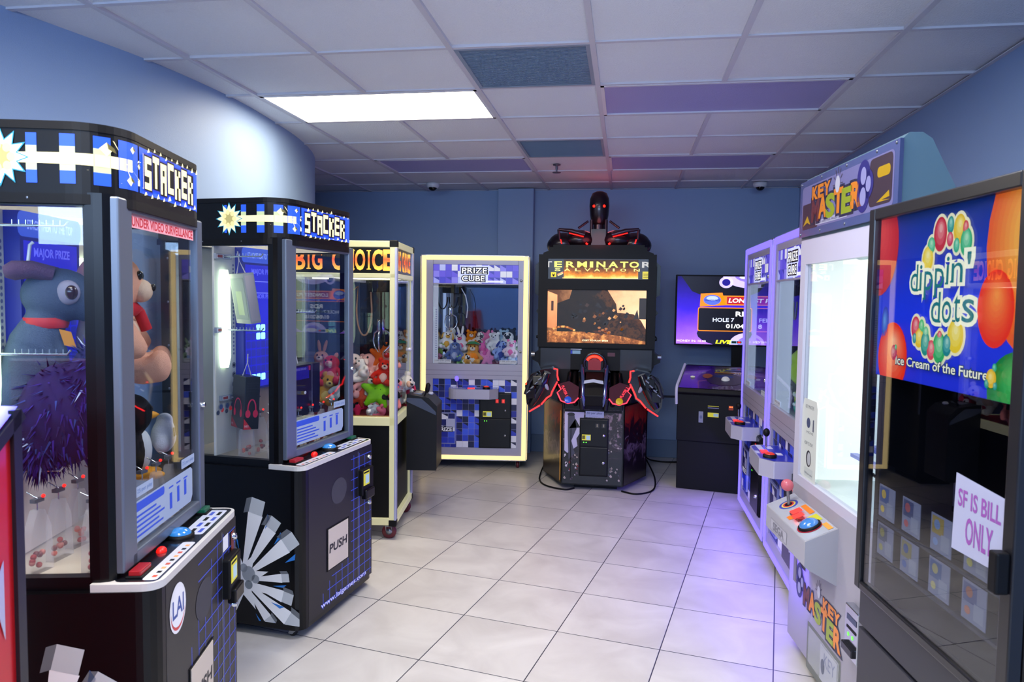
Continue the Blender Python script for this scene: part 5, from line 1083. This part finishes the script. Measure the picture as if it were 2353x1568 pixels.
# ------------------------------------------------------------------ soft toys and other prizes
def fur(c, em=0): return mat(c, .95, bump=.8, bs=260, vary=.12, spec=.15, emit=em)
def Wp(root, p): return root.matrix_basis @ Vector(p)
for o in list(bpy.data.objects):
    pass
bpy.context.view_layer.update()
def plush(root, p, size, kind, c, c2, label, group, name='plush_bear', rot=(0, 0, 0), cat='soft toy', extra=None, vox=1):
    """one soft toy: body mesh grown together from rounded volumes, with ears, muzzle, eyes and nose as parts; faces local -y"""
    t = bpy.data.objects.new(name, None); COL.objects.link(t); t['label'] = label; t['category'] = cat; t['group'] = group
    t.empty_display_size = .05; t.location = Wp(root, p); t.rotation_euler = (rot[0], rot[1], root.rotation_euler.z+rot[2]); t.scale = (size,)*3
    F = fur(c); F2 = fur(c2); b = MB()
    # unit height about 1, origin at base
    if kind in ('bear', 'dog', 'rabbit', 'pig', 'penguin', 'panda'):
        b.ell((0, 0, .30), (.24, .20, .28), F); b.ell((0, -.02, .70), (.25, .22, .23), F)
        if kind != 'penguin':
            for s in (-1, 1):
                b.tube([(s*.16, -.02, .48), (s*.30, -.12, .38), (s*.36, -.18, .28)], [.09, .085, .085], F, 10); b.ell((s*.37, -.19, .26), .085, F)
                b.tube([(s*.12, -.05, .14), (s*.22, -.25, .08), (s*.25, -.32, .10)], [.12, .10, .10], F, 10); b.ell((s*.25, -.34, .12), (.10, .08, .12), F)
        else:
            for s in (-1, 1): b.tube([(s*.2, 0, .5), (s*.32, -.03, .3), (s*.30, -.04, .18)], [.05, .06, .04], F, 8)
        b.build('body', t, remesh=.035*vox)
        for s in (-1, 1):
            e = MB()
            if kind == 'bear' or kind == 'panda': e.ell((s*.19, .0, .90), (.085, .045, .085), F2 if kind == 'panda' else F)
            elif kind == 'dog': e.ell((s*.25, -.02, .70), (.05, .09, .17), F2, (0, s*-.25, 0))
            elif kind == 'rabbit': e.ell((s*.10, .02, 1.08), (.06, .035, .22), F, (0, s*.2, 0))
            elif kind == 'pig': e.ell((s*.17, -.04, .90), (.07, .03, .09), F2, (0, s*.5, 0))
            if kind != 'penguin': e.build('ear', t)
            e = MB(); e.ell((s*.085, -.215, .76), (.03, .022, .035) if kind != 'panda' else (.028, .02, .03), mat('0a0a0c', .1)); e.build('eye', t)
            if kind == 'panda': e = MB(); e.ell((s*.09, -.195, .75), (.065, .03, .075), F2); e.build('eye_patch', t)
        m = MB()
        if kind == 'penguin':
            m.lathe([(.05, 0), (.03, -.05), (0, -.09)], mat('f0a020', .6), (0, -.22, .68), 'y', 10); m.build('beak', t)
            m = MB(); m.ell((0, -.10, .30), (.18, .13, .24), F2); m.build('belly', t)
            for s in (-1, 1): m = MB(); m.ell((s*.12, -.18, .03), (.10, .16, .05), mat('f0a020', .8)); m.build('foot', t)
        else:
            m.ell((0, -.22, .65), (.11, .08, .085), F2); m.build('muzzle', t)
            m = MB(); m.ell((0, -.30, .675), (.04, .02, .028), mat('181014' if kind != 'pig' else 'e06080', .3)); m.build('nose', t)
            m = MB(); m.ell((0, -.12, .28), (.15, .10, .18), F2); m.build('belly', t)
    elif kind == 'star':
        b.ell((0, 0, .45), (.24, .14, .24), F)
        for k in range(5):
            a = R(90+72*k); b.tube([(0, 0, .45), (.26*math.cos(a), 0, .45+.26*math.sin(a)), (.44*math.cos(a), 0, .45+.44*math.sin(a))], [.2, .15, .085], F, 10); b.ell((.44*math.cos(a), 0, .45+.44*math.sin(a)), .085, F)
        b.build('body', t, remesh=.035)
        for s in (-1, 1): e = MB(); e.ell((s*.07, -.15, .52), (.03, .02, .04), mat('0a0a0c', .1)); e.build('eye', t)
        m = MB(); m.tube([(.07*math.cos(R(a)), -.155, .43+.04*math.sin(R(a))) for a in range(200, 341, 20)], .012, mat('301018', .5), 6); m.build('mouth', t)
    elif kind == 'ball':
        b.ell((0, 0, .45), (.45, .45, .45), mat(c, .3, coat=.3)); b.ell((0, 0, .9), (.05, .05, .04), mat(c, .3)); b.build('body', t)
        m = MB(); m.ell((-.1, -.42, .55), (.06, .05, .07), mat('ffffff', .3)); m.ell((.12, -.42, .55), (.06, .05, .07), mat('ffffff', .3)); m.build('eyes', t)
    if extra == 'cap': m = MB(); m.lathe([(.0, 1.0), (.16, .98), (.22, .90), (.26, .87), (.27, .85)], mat('0c8858', .8), (0, -.03, .0)); m.build('cap', t, label='green cap')
    if extra == 'shirt': m = MB(); m.ell((0, 0, .36), (.26, .22, .2), mat('f08818', .9)); m.build('shirt', t)
    if extra == 'capshirt':
        m = MB(); m.lathe([(.0, 1.0), (.18, .97), (.26, .90), (.30, .86), (.31, .84)], mat('0c8858', .8), (0, -.04, .0)); m.build('cap', t, label='green cap'); m = MB(); m.ell((0, 0, .33), (.27, .23, .22), mat('f08818', .9)); m.build('shirt', t, label='orange shirt')
    if extra == 'spots':
        m = MB(); r = random.Random(5)
        for k in range(16):
            th, ph = r.uniform(0, 6.28), r.uniform(.5, 2.5); cz, rad = ((.30, (.24, .20, .28)) if k % 2 else (.70, (.25, .22, .23)))
            m.ell((rad[0]*math.sin(ph)*math.cos(th), rad[1]*math.sin(ph)*math.sin(th), cz+rad[2]*math.cos(ph)), .042, F2, seg=8, rings=6)
        m.build('spots', t)
    if extra == 'collar': m = MB(); m.lathe([(.20, -.03), (.215, 0), (.20, .03)], mat('b01818', .6), (0, 0, .53)); m.build('collar', t, label='red collar')
    if extra == 'scarf': m = MB(); m.lathe([(.19, -.05), (.235, 0), (.19, .05)], mat('c01828', .9), (0, 0, .52)); m.tube([(.08, -.2, .5), (.1, -.25, .36)], .04, mat('c01828', .9), 8); m.build('scarf', t, label='red scarf')
    return t
NM = {'bear': 'plush_bear', 'dog': 'plush_dog', 'rabbit': 'plush_rabbit', 'pig': 'plush_pig', 'penguin': 'plush_penguin', 'panda': 'plush_panda', 'star': 'plush_star', 'ball': 'toy_ball'}
def xz(px, py): return (px-1090)*.003836, .945+(840-py)*.003836
G1 = 'soft toys heaped in the warm-lit claw machine'
TOYS1 = [  # px, py of the middle, depth, size, kind, colour, second colour, label, extra, tilt
    (1018, 782, .24, .19, 'dog', 'f4f0f0', 'e8b050', 'white plush dog with yellow ears at the upper left of the heap', None, .2),
    (1029, 771, .34, .17, 'penguin', 'f4f4f0', 'f0c040', 'white and yellow plush duck at the back left of the heap', None, 0),
    (1044, 782, .30, .15, 'bear', '3a2ca0', 'f0ecff', 'dark violet plush bear with white face behind the white ones', None, .3),
    (1057, 787, .22, .20, 'rabbit', 'f6eef4', 'e86090', 'white plush rabbit with pink muzzle left of the green capped bear', None, -.2),
    (1071, 779, .33, .18, 'bear', 'f09020', 'f8f0f0', 'orange and white plush bear at the back of the heap', None, .2),
    (1042, 808, .13, .20, 'dog', '5870b0', 'b0bce0', 'grey blue plush dog sitting at the front left by the glass', None, 0),
    (1084, 812, .12, .22, 'bear', 'e8a850', 'f8f4ec', 'tan plush bear wearing green cap and orange shirt', 'capshirt', 0),
    (1111, 803, .16, .18, 'bear', 'ec60b0', 'f0a0d0', 'bright pink smiling plush leaning beside the green capped bear', None, -.6),
    (1117, 829, .10, .16, 'star', 'f490c8', 'f490c8', 'pink plush star lying low at the front glass', None, .2),
    (1141, 803, .16, .21, 'dog', '9cb4f0', '2c3c98', 'pale blue plush dog with dark blue spots', 'spots', .5),
    (1168, 783, .24, .21, 'panda', 'f8f8fa', '16161c', 'plush panda with black ears at the upper right of the heap', None, -.2),
    (1168, 800, .14, .17, 'pig', 'f6dce8', 'f070b0', 'white plush with pink snout below the panda', None, .2),
    (1164, 824, .11, .17, 'dog', 'dce8fc', 'a8c0e8', 'very pale blue plush dog lying at the lower right corner', None, 1.2),
    (1135, 785, .28, .20, 'bear', 'f8f8fc', 'e8e8f4', 'plain white plush bear in the middle right of the heap', None, -.2),
    (1089, 779, .36, .17, 'dog', 'f0e8e0', '503028', 'white plush dog with brown spots near the middle back', 'spots', .4),
    (1105, 772, .38, .15, 'star', 'ec70a0', 'ec70a0', 'rose plush star on top of the heap under the claw', None, .5),
    (1120, 780, .36, .18, 'pig', 'f4e0ec', 'e878b0', 'pale pink plush pig behind the plain white bear', None, .4),
    (1001, 816, .12, .16, 'bear', '9a6078', 'c8a0a8', 'mauve plush bear at the lower left corner of the heap', None, -.3),
    (1000, 796, .20, .15, 'star', '98c060', '98c060', 'olive green plush star against the left inner wall', None, .2),
    (1018, 820, .20, .17, 'rabbit', 'b4b8c4', 'd8d8e4', 'grey plush rabbit half buried left of the grey blue dog', None, .6),
    (1057, 825, .10, .12, 'star', 'a0e080', 'a0e080', 'lime green plush star between grey blue dog and green capped bear', None, 0),
    (1067, 806, .22, .19, 'dog', 'd8c8a0', 'f0e8d8', 'beige plush dog just behind the green capped bear', None, -.3),
    (1068, 829, .08, .11, 'panda', 'f4f4f6', '101014', 'tiny black and white plush at the very front below the beige dog', None, .4),
    (1150, 775, .40, .17, 'bear', 'b8dcf8', 'f0f8ff', 'light sky blue plush bear at the back right', None, 0),
    (1098, 832, .20, .16, 'bear', '704048', 'c09090', 'brown plush bear almost buried under the pink ones', None, 0),
    (1140, 826, .20, .16, 'bear', '983848', 'd0a0a8', 'dark red plush bear buried under the spotted blue dog', None, 0),
    (1182, 812, .22, .17, 'rabbit', 'c8e8b8', 'f0f8e8', 'pale green plush rabbit against the right inner wall', None, .3),
]
for px, py, d, sz, kd, c, c2, lab, ex, tl in TOYS1:
    x, z = xz(px, py); f = 1+d/6.35
    plush(PCB, (x*f, d, max(.917, .0+1.54+(z-1.54)*f-sz*.55)), sz, kd, c, c2, lab, G1, NM[kd], (-.25+tl*.2, tl*.8, tl*.7), extra=ex)
G2 = 'soft toys heaped in the pale framed claw machine'
# local x, depth, z, size
TOYS2 = [
    (-.12, .18, .83, .22, 'bear', 'f49088', 'f8c0b0', 'salmon pink plush bear lying near the right front post', None, .5),
    (-.20, .22, .98, .24, 'bear', 'f4b0a8', 'f8d8d0', 'pale pink plush bear with cream muzzle in the middle of the heap', None, -.4),
    (-.15, .25, 1.08, .20, 'star', 'f06820', 'f06820', 'orange plush star on top of the heap', None, .3),
    (-.08, .22, 1.05, .20, 'pig', 'f0a090', 'd83020', 'peach plush pig with red ears next to the orange star', None, -.2),
    (-.15, .08, .86, .22, 'star', '88d020', '88d020', 'lime green plush star pressed to the front glass', None, .2),
    (-.26, .12, .90, .21, 'bear', 'e8a0a0', 'f4e8e0', 'rose plush bear with white muzzle beside the lime star', None, .7),
    (-.33, .20, 1.00, .21, 'dog', 'f8dcd4', 'f0c8c0', 'cream white plush dog left of the pale pink bear', None, .1),
    (-.22, .10, 1.03, .17, 'dog', 'fae8e4', 'f4d0c8', 'small white plush dog high on the heap with its nose to the right', None, -.8),
    (-.11, .10, 1.0, .18, 'bear', 'd82818', 'f0c0b0', 'red plush bear under the peach pig', None, .2),
    (-.45, .18, .98, .22, 'pig', 'e03858', 'f4a098', 'crimson plush pig seen through the second cabinet glass', None, -.2),
    (-.50, .14, .86, .22, 'bear', 'd89838', 'f0c870', 'golden plush bear low on the left, behind the second cabinet', None, .4),
    (-.40, .10, .88, .20, 'rabbit', 'b0b4c0', 'e0e0e8', 'grey plush rabbit left of the rose bear', None, .6),
    (-.30, .07, .80, .15, 'star', 'e83060', 'e83060', 'hot pink plush star at the bottom left of the front glass', None, .8),
    (-.20, .06, .79, .13, 'dog', 'f0f0f0', 'c8c8d0', 'small white plush dog at the bottom of the front glass', None, 1.4),
    (-.10, .06, .79, .13, 'bear', 'e87088', 'f8e0e0', 'small pink and white plush bear at the bottom near the right post', None, -1.2),
    (-.33, .08, .86, .15, 'bear', '101418', '203828', 'black plush bear between the rose bear and grey rabbit', None, .3),
    (-.07, .12, .90, .15, 'bear', '14141a', 'e04040', 'black plush bear with red belly tight to the right post', None, .3),
    (-.55, .25, 1.02, .20, 'rabbit', 'f0a898', 'f8d8d0', 'peach plush rabbit at the far left of the heap', None, .0),
    (-.27, .07, .87, .13, 'star', 'c04028', 'c04028', 'brick red plush star under the rose bear', None, .6),
    (-.12, .40, .90, .22, 'bear', 'f8f0e0', 'f0c0a0', 'ivory plush bear toward the back beside the side glass', None, 1.5),
    (-.10, .50, .84, .20, 'dog', 'e04060', 'f4f4f4', 'red and white plush dog at the back beside the side glass', None, 1.4),
    (-.35, .40, .90, .24, 'bear', 'b86838', 'e8b888', 'brown plush bear buried in the back of the heap', None, .5),
    (-.60, .45, .86, .22, 'bear', '58a8c8', 'e0f0f8', 'teal plush bear in the far back left corner', None, .5),
]
for x, d, z, sz, kd, c, c2, lab, ex, tl in TOYS2:
    plush(BC, (x, d, z-.03 if z > .8 else .785), sz, kd, c, c2, lab, G2, NM[kd], (-.2+tl*.2, tl*.7, tl*.6), extra=ex)
for root, L in ((PC2, [(-.2, .17, .917, .2, 'ball', 'c8dc20', 'yellow green toy ball low inside the nearer violet claw machine'), (-.22, .16, 1.06, .26, 'ball', 'c4e820', 'shiny yellow toy ball on top inside the nearer violet claw machine'), (-.08, .11, .917, .13, 'ball', '20b890', 'teal toy ball behind the yellow ones in the nearer violet claw machine'), (.08, .10, .917, .13, 'ball', 'd0e8d8', 'pale frosted toy ball toward the right inside the nearer violet claw machine')]),
                (PC1, [(.05, .3, .917, .18, 'ball', '40505c', 'dark slate toy ball inside the farther violet claw machine'), (.25, .25, .917, .16, 'ball', '98a8a0', 'grey toy ball inside the farther violet claw machine')])):
    for x, d, z, sz, kd, c, lab in L: plush(root, (x, d, z), sz, kd, c, c, lab, 'toy balls in the violet claw machines', NM[kd])

# large toys hanging in the nearest cabinet
g = 'large soft toys hanging in the nearest prize cabinet'
t = thing('plush_dog', 'large grey plush dog with red collar and gold tag hanging behind the side glass', 'soft toy', Wp(S1, (-.165, .385, 1.17)), S1.rotation_euler.z+R(-68), g); t.scale = (.8, .8, .8)
Fg = fur('45526a'); b = MB()
b.ell((-.05, 0, .10), (.13, .09, .12), Fg); b.ell((0, 0, .22), (.10, .085, .13), Fg); b.tube([(.0, 0, .28), (.03, 0, .36), (.05, 0, .42)], [.085, .065, .06], Fg, 12)
b.ell((.07, 0, .45), (.115, .085, .095), Fg); b.tube([(.10, 0, .43), (.17, 0, .40), (.22, 0, .385)], [.06, .048, .035], Fg, 12); b.ell((-.11, -.03, .04), (.07, .05, .08), Fg); b.ell((-.11, .04, .04), (.07, .05, .08), Fg)
b.tube([(-.03, -.02, .1), (.03, -.05, .04), (.07, -.06, .0)], [.06, .05, .045], Fg, 10); b.build('body', t, remesh=.01)
for s in (-1, 1):
    b = MB(); b.tube([(.06, s*.05, .52), (.0, s*.06, .535), (-.05, s*.07, .53), (-.075, s*.07, .525)], [.028, .03, .033, .02], fur('54405c'), 10); b.build('ear', t)
    b = MB(); b.ell((.105, s*.074, .460), (.036, .018, .042), mat('807c90', .5)); b.build('eye_white', t)
    b = MB(); b.ell((.115, s*.086, .460), (.02, .012, .025), mat('2a1418', .15)); b.build('pupil', t)
b = MB(); b.lathe([(.066, -.018), (.072, 0), (.066, .018)], mat('a81420', .6), (.03, 0, .355)); b.build('collar', t, label='red collar')
b = MB(); b.prism([(.075, .335), (.11, .325), (.125, .27), (.09, .28)], -.07, -.062, mat('c88020', .3, .4), 'y'); b.build('tag', t, label='gold collar tag')
b = MB(); b.tube([(-.02, 0, .53), (-.01, 0, .62), (0, .0, .63)], .006, mat('e8e8f0', .2), 6); b.build('strap', t)
t = thing('plush_monster', 'long haired dark purple plush hanging below the grey dog in the nearest cabinet', 'soft toy', Wp(S1, (-.19, .30, 1.09)), S1.rotation_euler.z+R(-68), g); t.scale = (.85, .85, .95)
b = MB(); Fp = mat('1a1050', .95, vary=.5, bs=30); b.ell((0, 0, .12), (.135, .10, .15), Fp); b.ell((-.07, 0, .02), (.07, .07, .07), Fp); b.ell((.07, -.02, .20), (.06, .07, .12), Fp); b.build('body', t, remesh=.012)
b = MB(); r = random.Random(3); FP2 = [mat(c, .8, spec=.2) for c in ('160e48', '24166a', '2e1e80', '100c3c', '1a1258', '283a80')]
for k in range(1500):
    th, ph = r.uniform(0, 6.28), math.acos(r.uniform(-1, 1)); q = r.choice([((0, 0, .12), (.135, .10, .15)), ((-.07, 0, .02), (.07, .07, .07)), ((.07, -.02, .20), (.06, .07, .12))])
    n = Vector((math.sin(ph)*math.cos(th), math.sin(ph)*math.sin(th), math.cos(ph))); p = Vector(q[0])+Vector([n[i]*q[1][i] for i in range(3)])*.97
    d = (n+Vector((r.uniform(-.4, .4), r.uniform(-.4, .4), -.7))).normalized()*r.uniform(.03, .055); w_ = d.cross(n).normalized()*.0035 if d.cross(n).length > .01 else Vector((.003, 0, 0))
    m = mat('a8b0d8', .8) if r.random() < .03 else r.choice(FP2); b.add([p-w_, p+w_, p+d], [(0, 1, 2)], m)
b.build('fur', t)
t = plush(S1, (.13, .33, 1.26), .44, 'bear', 'f4b090', 'f8d0b0', 'large peach plush bear with red scarf behind the front glass', g, 'plush_bear', (0, 0, .35), extra='scarf', vox=.7)
t = plush(S1, (.2, .30, .93), .30, 'penguin', '15151c', 'f0f0f4', 'black and white plush penguin with orange feet below the peach bear', g, 'plush_penguin', (0, 0, .5), vox=.8)
t = thing('plush_mitten', 'white stuffed mitten toy with black stitching beside the plush penguin', 'soft toy', Wp(S1, (.33, .24, .985)), S1.rotation_euler.z, g)
b = MB(); b.ell((0, 0, .06), (.05, .04, .06), fur('e8e8f2')); b.ell((-.04, -.01, .04), (.03, .025, .035), fur('e8e8f2')); b.ell((.01, 0, .11), (.03, .028, .03), fur('e8e8f2')); b.build('body', t, remesh=.007)
b = MB(); [b.tube([(-.01+k*.015, -.04, .06), (-.008+k*.015, -.037, .09)], .0025, BLACK, 5) for k in range(3)]; b.build('stitching', t)

# boxed prizes
def hang(root, p, dims, rz, tilt, label, body, art, name='prize_box'):
    t = bpy.data.objects.new(name, None); COL.objects.link(t); t['label'] = label; t['category'] = 'boxed prize'; t['group'] = 'boxed prizes hanging on hooks in the prize cabinets'
    t.location = Wp(root, p); t.rotation_euler = (0, tilt, root.rotation_euler.z+rz)
    w_, d_, h_ = dims; b = MB(); b.box(-w_/2, w_/2, -d_/2, d_/2, -h_, 0, body); A = {'f': front(b, -d_/2), 's': nearside(b, -w_/2)}; art(A, w_, d_, h_); b.build('carton', t, bevel=.002)
    b = MB(); b.tube([(-.02, 0, 0), (0, 0, .06), (.02, 0, 0)], .003, mat('e8e0e8', .5), 5); b.tube([(0, 0, .06), (0, .0, .10)], .003, mat('e8e0e8', .5), 5); b.build('ribbon', t)
    return t
def art_tab(A, w_, d_, h_):
    a = A['s']; a.rect(-d_/2+.01, d_/2-.01, -h_+.02, -.02, mat('8c9090', .4)); a.up(); a.rect(-.03, .03, -h_+.04, -.08, mat('b0c090', .3, emit=.3))
    a = A['f']; a.rect(-w_/2+.005, w_/2-.005, -h_+.01, -.01, mat('c8b8b4', .5))
def art_head(A, w_, d_, h_):
    for a, q in ((A['s'], d_), (A['f'], w_)):
        RR = mat('d02050', .4, emit=.25)
        pts = [(.032*math.cos(R(k))*q/.12, -h_*.62+.045*math.sin(R(k))) for k in range(-20, 201, 20)]; a.line(pts, .006, RR)
        for s in (-1, 1): a.ell(s*.030*q/.12, -h_*.62-.02, .012, .018, RR)
        a.poly([(-q/2, -h_), (-q/2, -h_+.05), (q*.05, -h_)], mat('c01028', .4)); a.up(); a.text('MP3', -q/2+.004, -q/2+.022, -h_+.008, -h_+.02, mat('f0d0d8', .4))
        for k in range(4): a.rect(-q*.4, q*.4, -.03-k*.012, -.0285-k*.012, mat('30303a', .4))
def art_dark(A, w_, d_, h_):
    a = A['f']; a.rect(-w_/2+.01, w_*.1, -.07, -.01, mat('2018a0', .4, emit=.2)); a.rect(w_*.2, w_*.21, -h_, 0, mat('a0a0b8', .3)); a.rect(w_*.05, w_*.15, -.03, -.008, mat('b02050', .4)); a.up(); a.text('WIRELESS SOUND', -w_/2+.015, 0, -.025, -.015, mat('a8a0f0', .4, emit=.2)); a.ell(-.01, -h_*.55, .01, .008, mat('d0d0e0', .3))
hang(S2, (-.25, .37, 1.635), (.05, .15, .23), R(-30), R(-9), 'pale grey boxed tablet hanging tilted from the upper hook in the second cabinet', mat('b4b0ae', .5), art_tab)
hang(S2, (-.24, .35, 1.165), (.07, .14, .24), R(-32), R(3), 'black box with pink headphones picture hanging behind side glass of the second cabinet', mat('121218', .3), art_head)
hang(S2, (.02, .26, 1.20), (.26, .12, .25), 0, 0, 'large dark blue box hanging behind the front glass of the second cabinet', mat('0e1030', .3), art_dark)
t = thing('plush_pendant', 'small white plush cat hanging above the large dark blue box', 'soft toy', Wp(S2, (-.06, .26, 1.32)), S2.rotation_euler.z)
b = MB(); b.ell((0, 0, .03), (.035, .03, .04), fur('e8e4e0')); b.ell((0, 0, .08), (.03, .028, .028), fur('e8e4e0')); b.tube([(.02, 0, .05), (.06, 0, .07)], .012, fur('e8e4e0'), 8); b.build('body', t, remesh=.006)
b = MB(); b.tube([(-.02, 0, .1), (-.015, 0, .125)], .008, fur('e8e4e0'), 6); b.build('ear', t); b = MB(); b.tube([(.02, 0, .1), (.015, 0, .125)], .008, fur('e8e4e0'), 6); b.build('ear', t)
# clear pouches with red trinkets along the cabinet shelves
PCH = mat('e8dcd8', .15, spec=.6); 
def pouch_mat():
    m = bpy.data.materials.new('clear_pouch'); m.use_nodes = True; nt = m.node_tree; nt.nodes.clear(); o = nt.nodes.new('ShaderNodeOutputMaterial'); mx = nt.nodes.new('ShaderNodeMixShader'); mx.inputs[0].default_value = .2
    tr = nt.nodes.new('ShaderNodeBsdfTransparent'); p = nt.nodes.new('ShaderNodeBsdfPrincipled'); p.inputs['Base Color'].default_value = (.9, .85, .86, 1); p.inputs['Roughness'].default_value = .2
    nt.links.new(tr.outputs[0], mx.inputs[1]); nt.links.new(p.outputs[0], mx.inputs[2]); nt.links.new(mx.outputs[0], o.inputs[0]); return m
PM = pouch_mat(); r = random.Random(9)
for root, nm in ((S1, 'nearest'), (S2, 'second')):
    for row, y in enumerate((.20, .34)):
        for k in range(6):
            x = -.26+k*.105; t = thing('trinket_pouch', 'clear plastic pouch holding red beads, hooked along the lower shelf of the %s prize cabinet' % nm, 'trinket pouch', Wp(root, (x, y, .79)), root.rotation_euler.z+r.uniform(-.3, .3), 'trinket pouches in the %s prize cabinet' % nm)
            b = MB(); b.prism([(-.04, 0), (.04, 0), (.034, .12), (.012, .17), (-.012, .17), (-.034, .12)], -.012, .012, PM, 'y'); b.build('bag', t, bevel=.004)
            b = MB(); [b.ell((r.uniform(-.025, .025), 0, r.uniform(.012, .055)), .008, mat(r.choice(['b02018', 'e05030', '701018', 'd07060']), .3), seg=10, rings=6) for _ in range(7)]; b.build('beads', t)
            b = MB(); b.tube([(0, 0, .168), (0, 0, .2), (0, .03, .215)], .002, CHROME, 5); b.box(-.016, .016, -.008, .008, .19, .2, mat('60646c', .4)); b.ell((.01, -.01, .205), .005, E('ff2018', 2.5), seg=8, rings=5); b.build('clip', t)
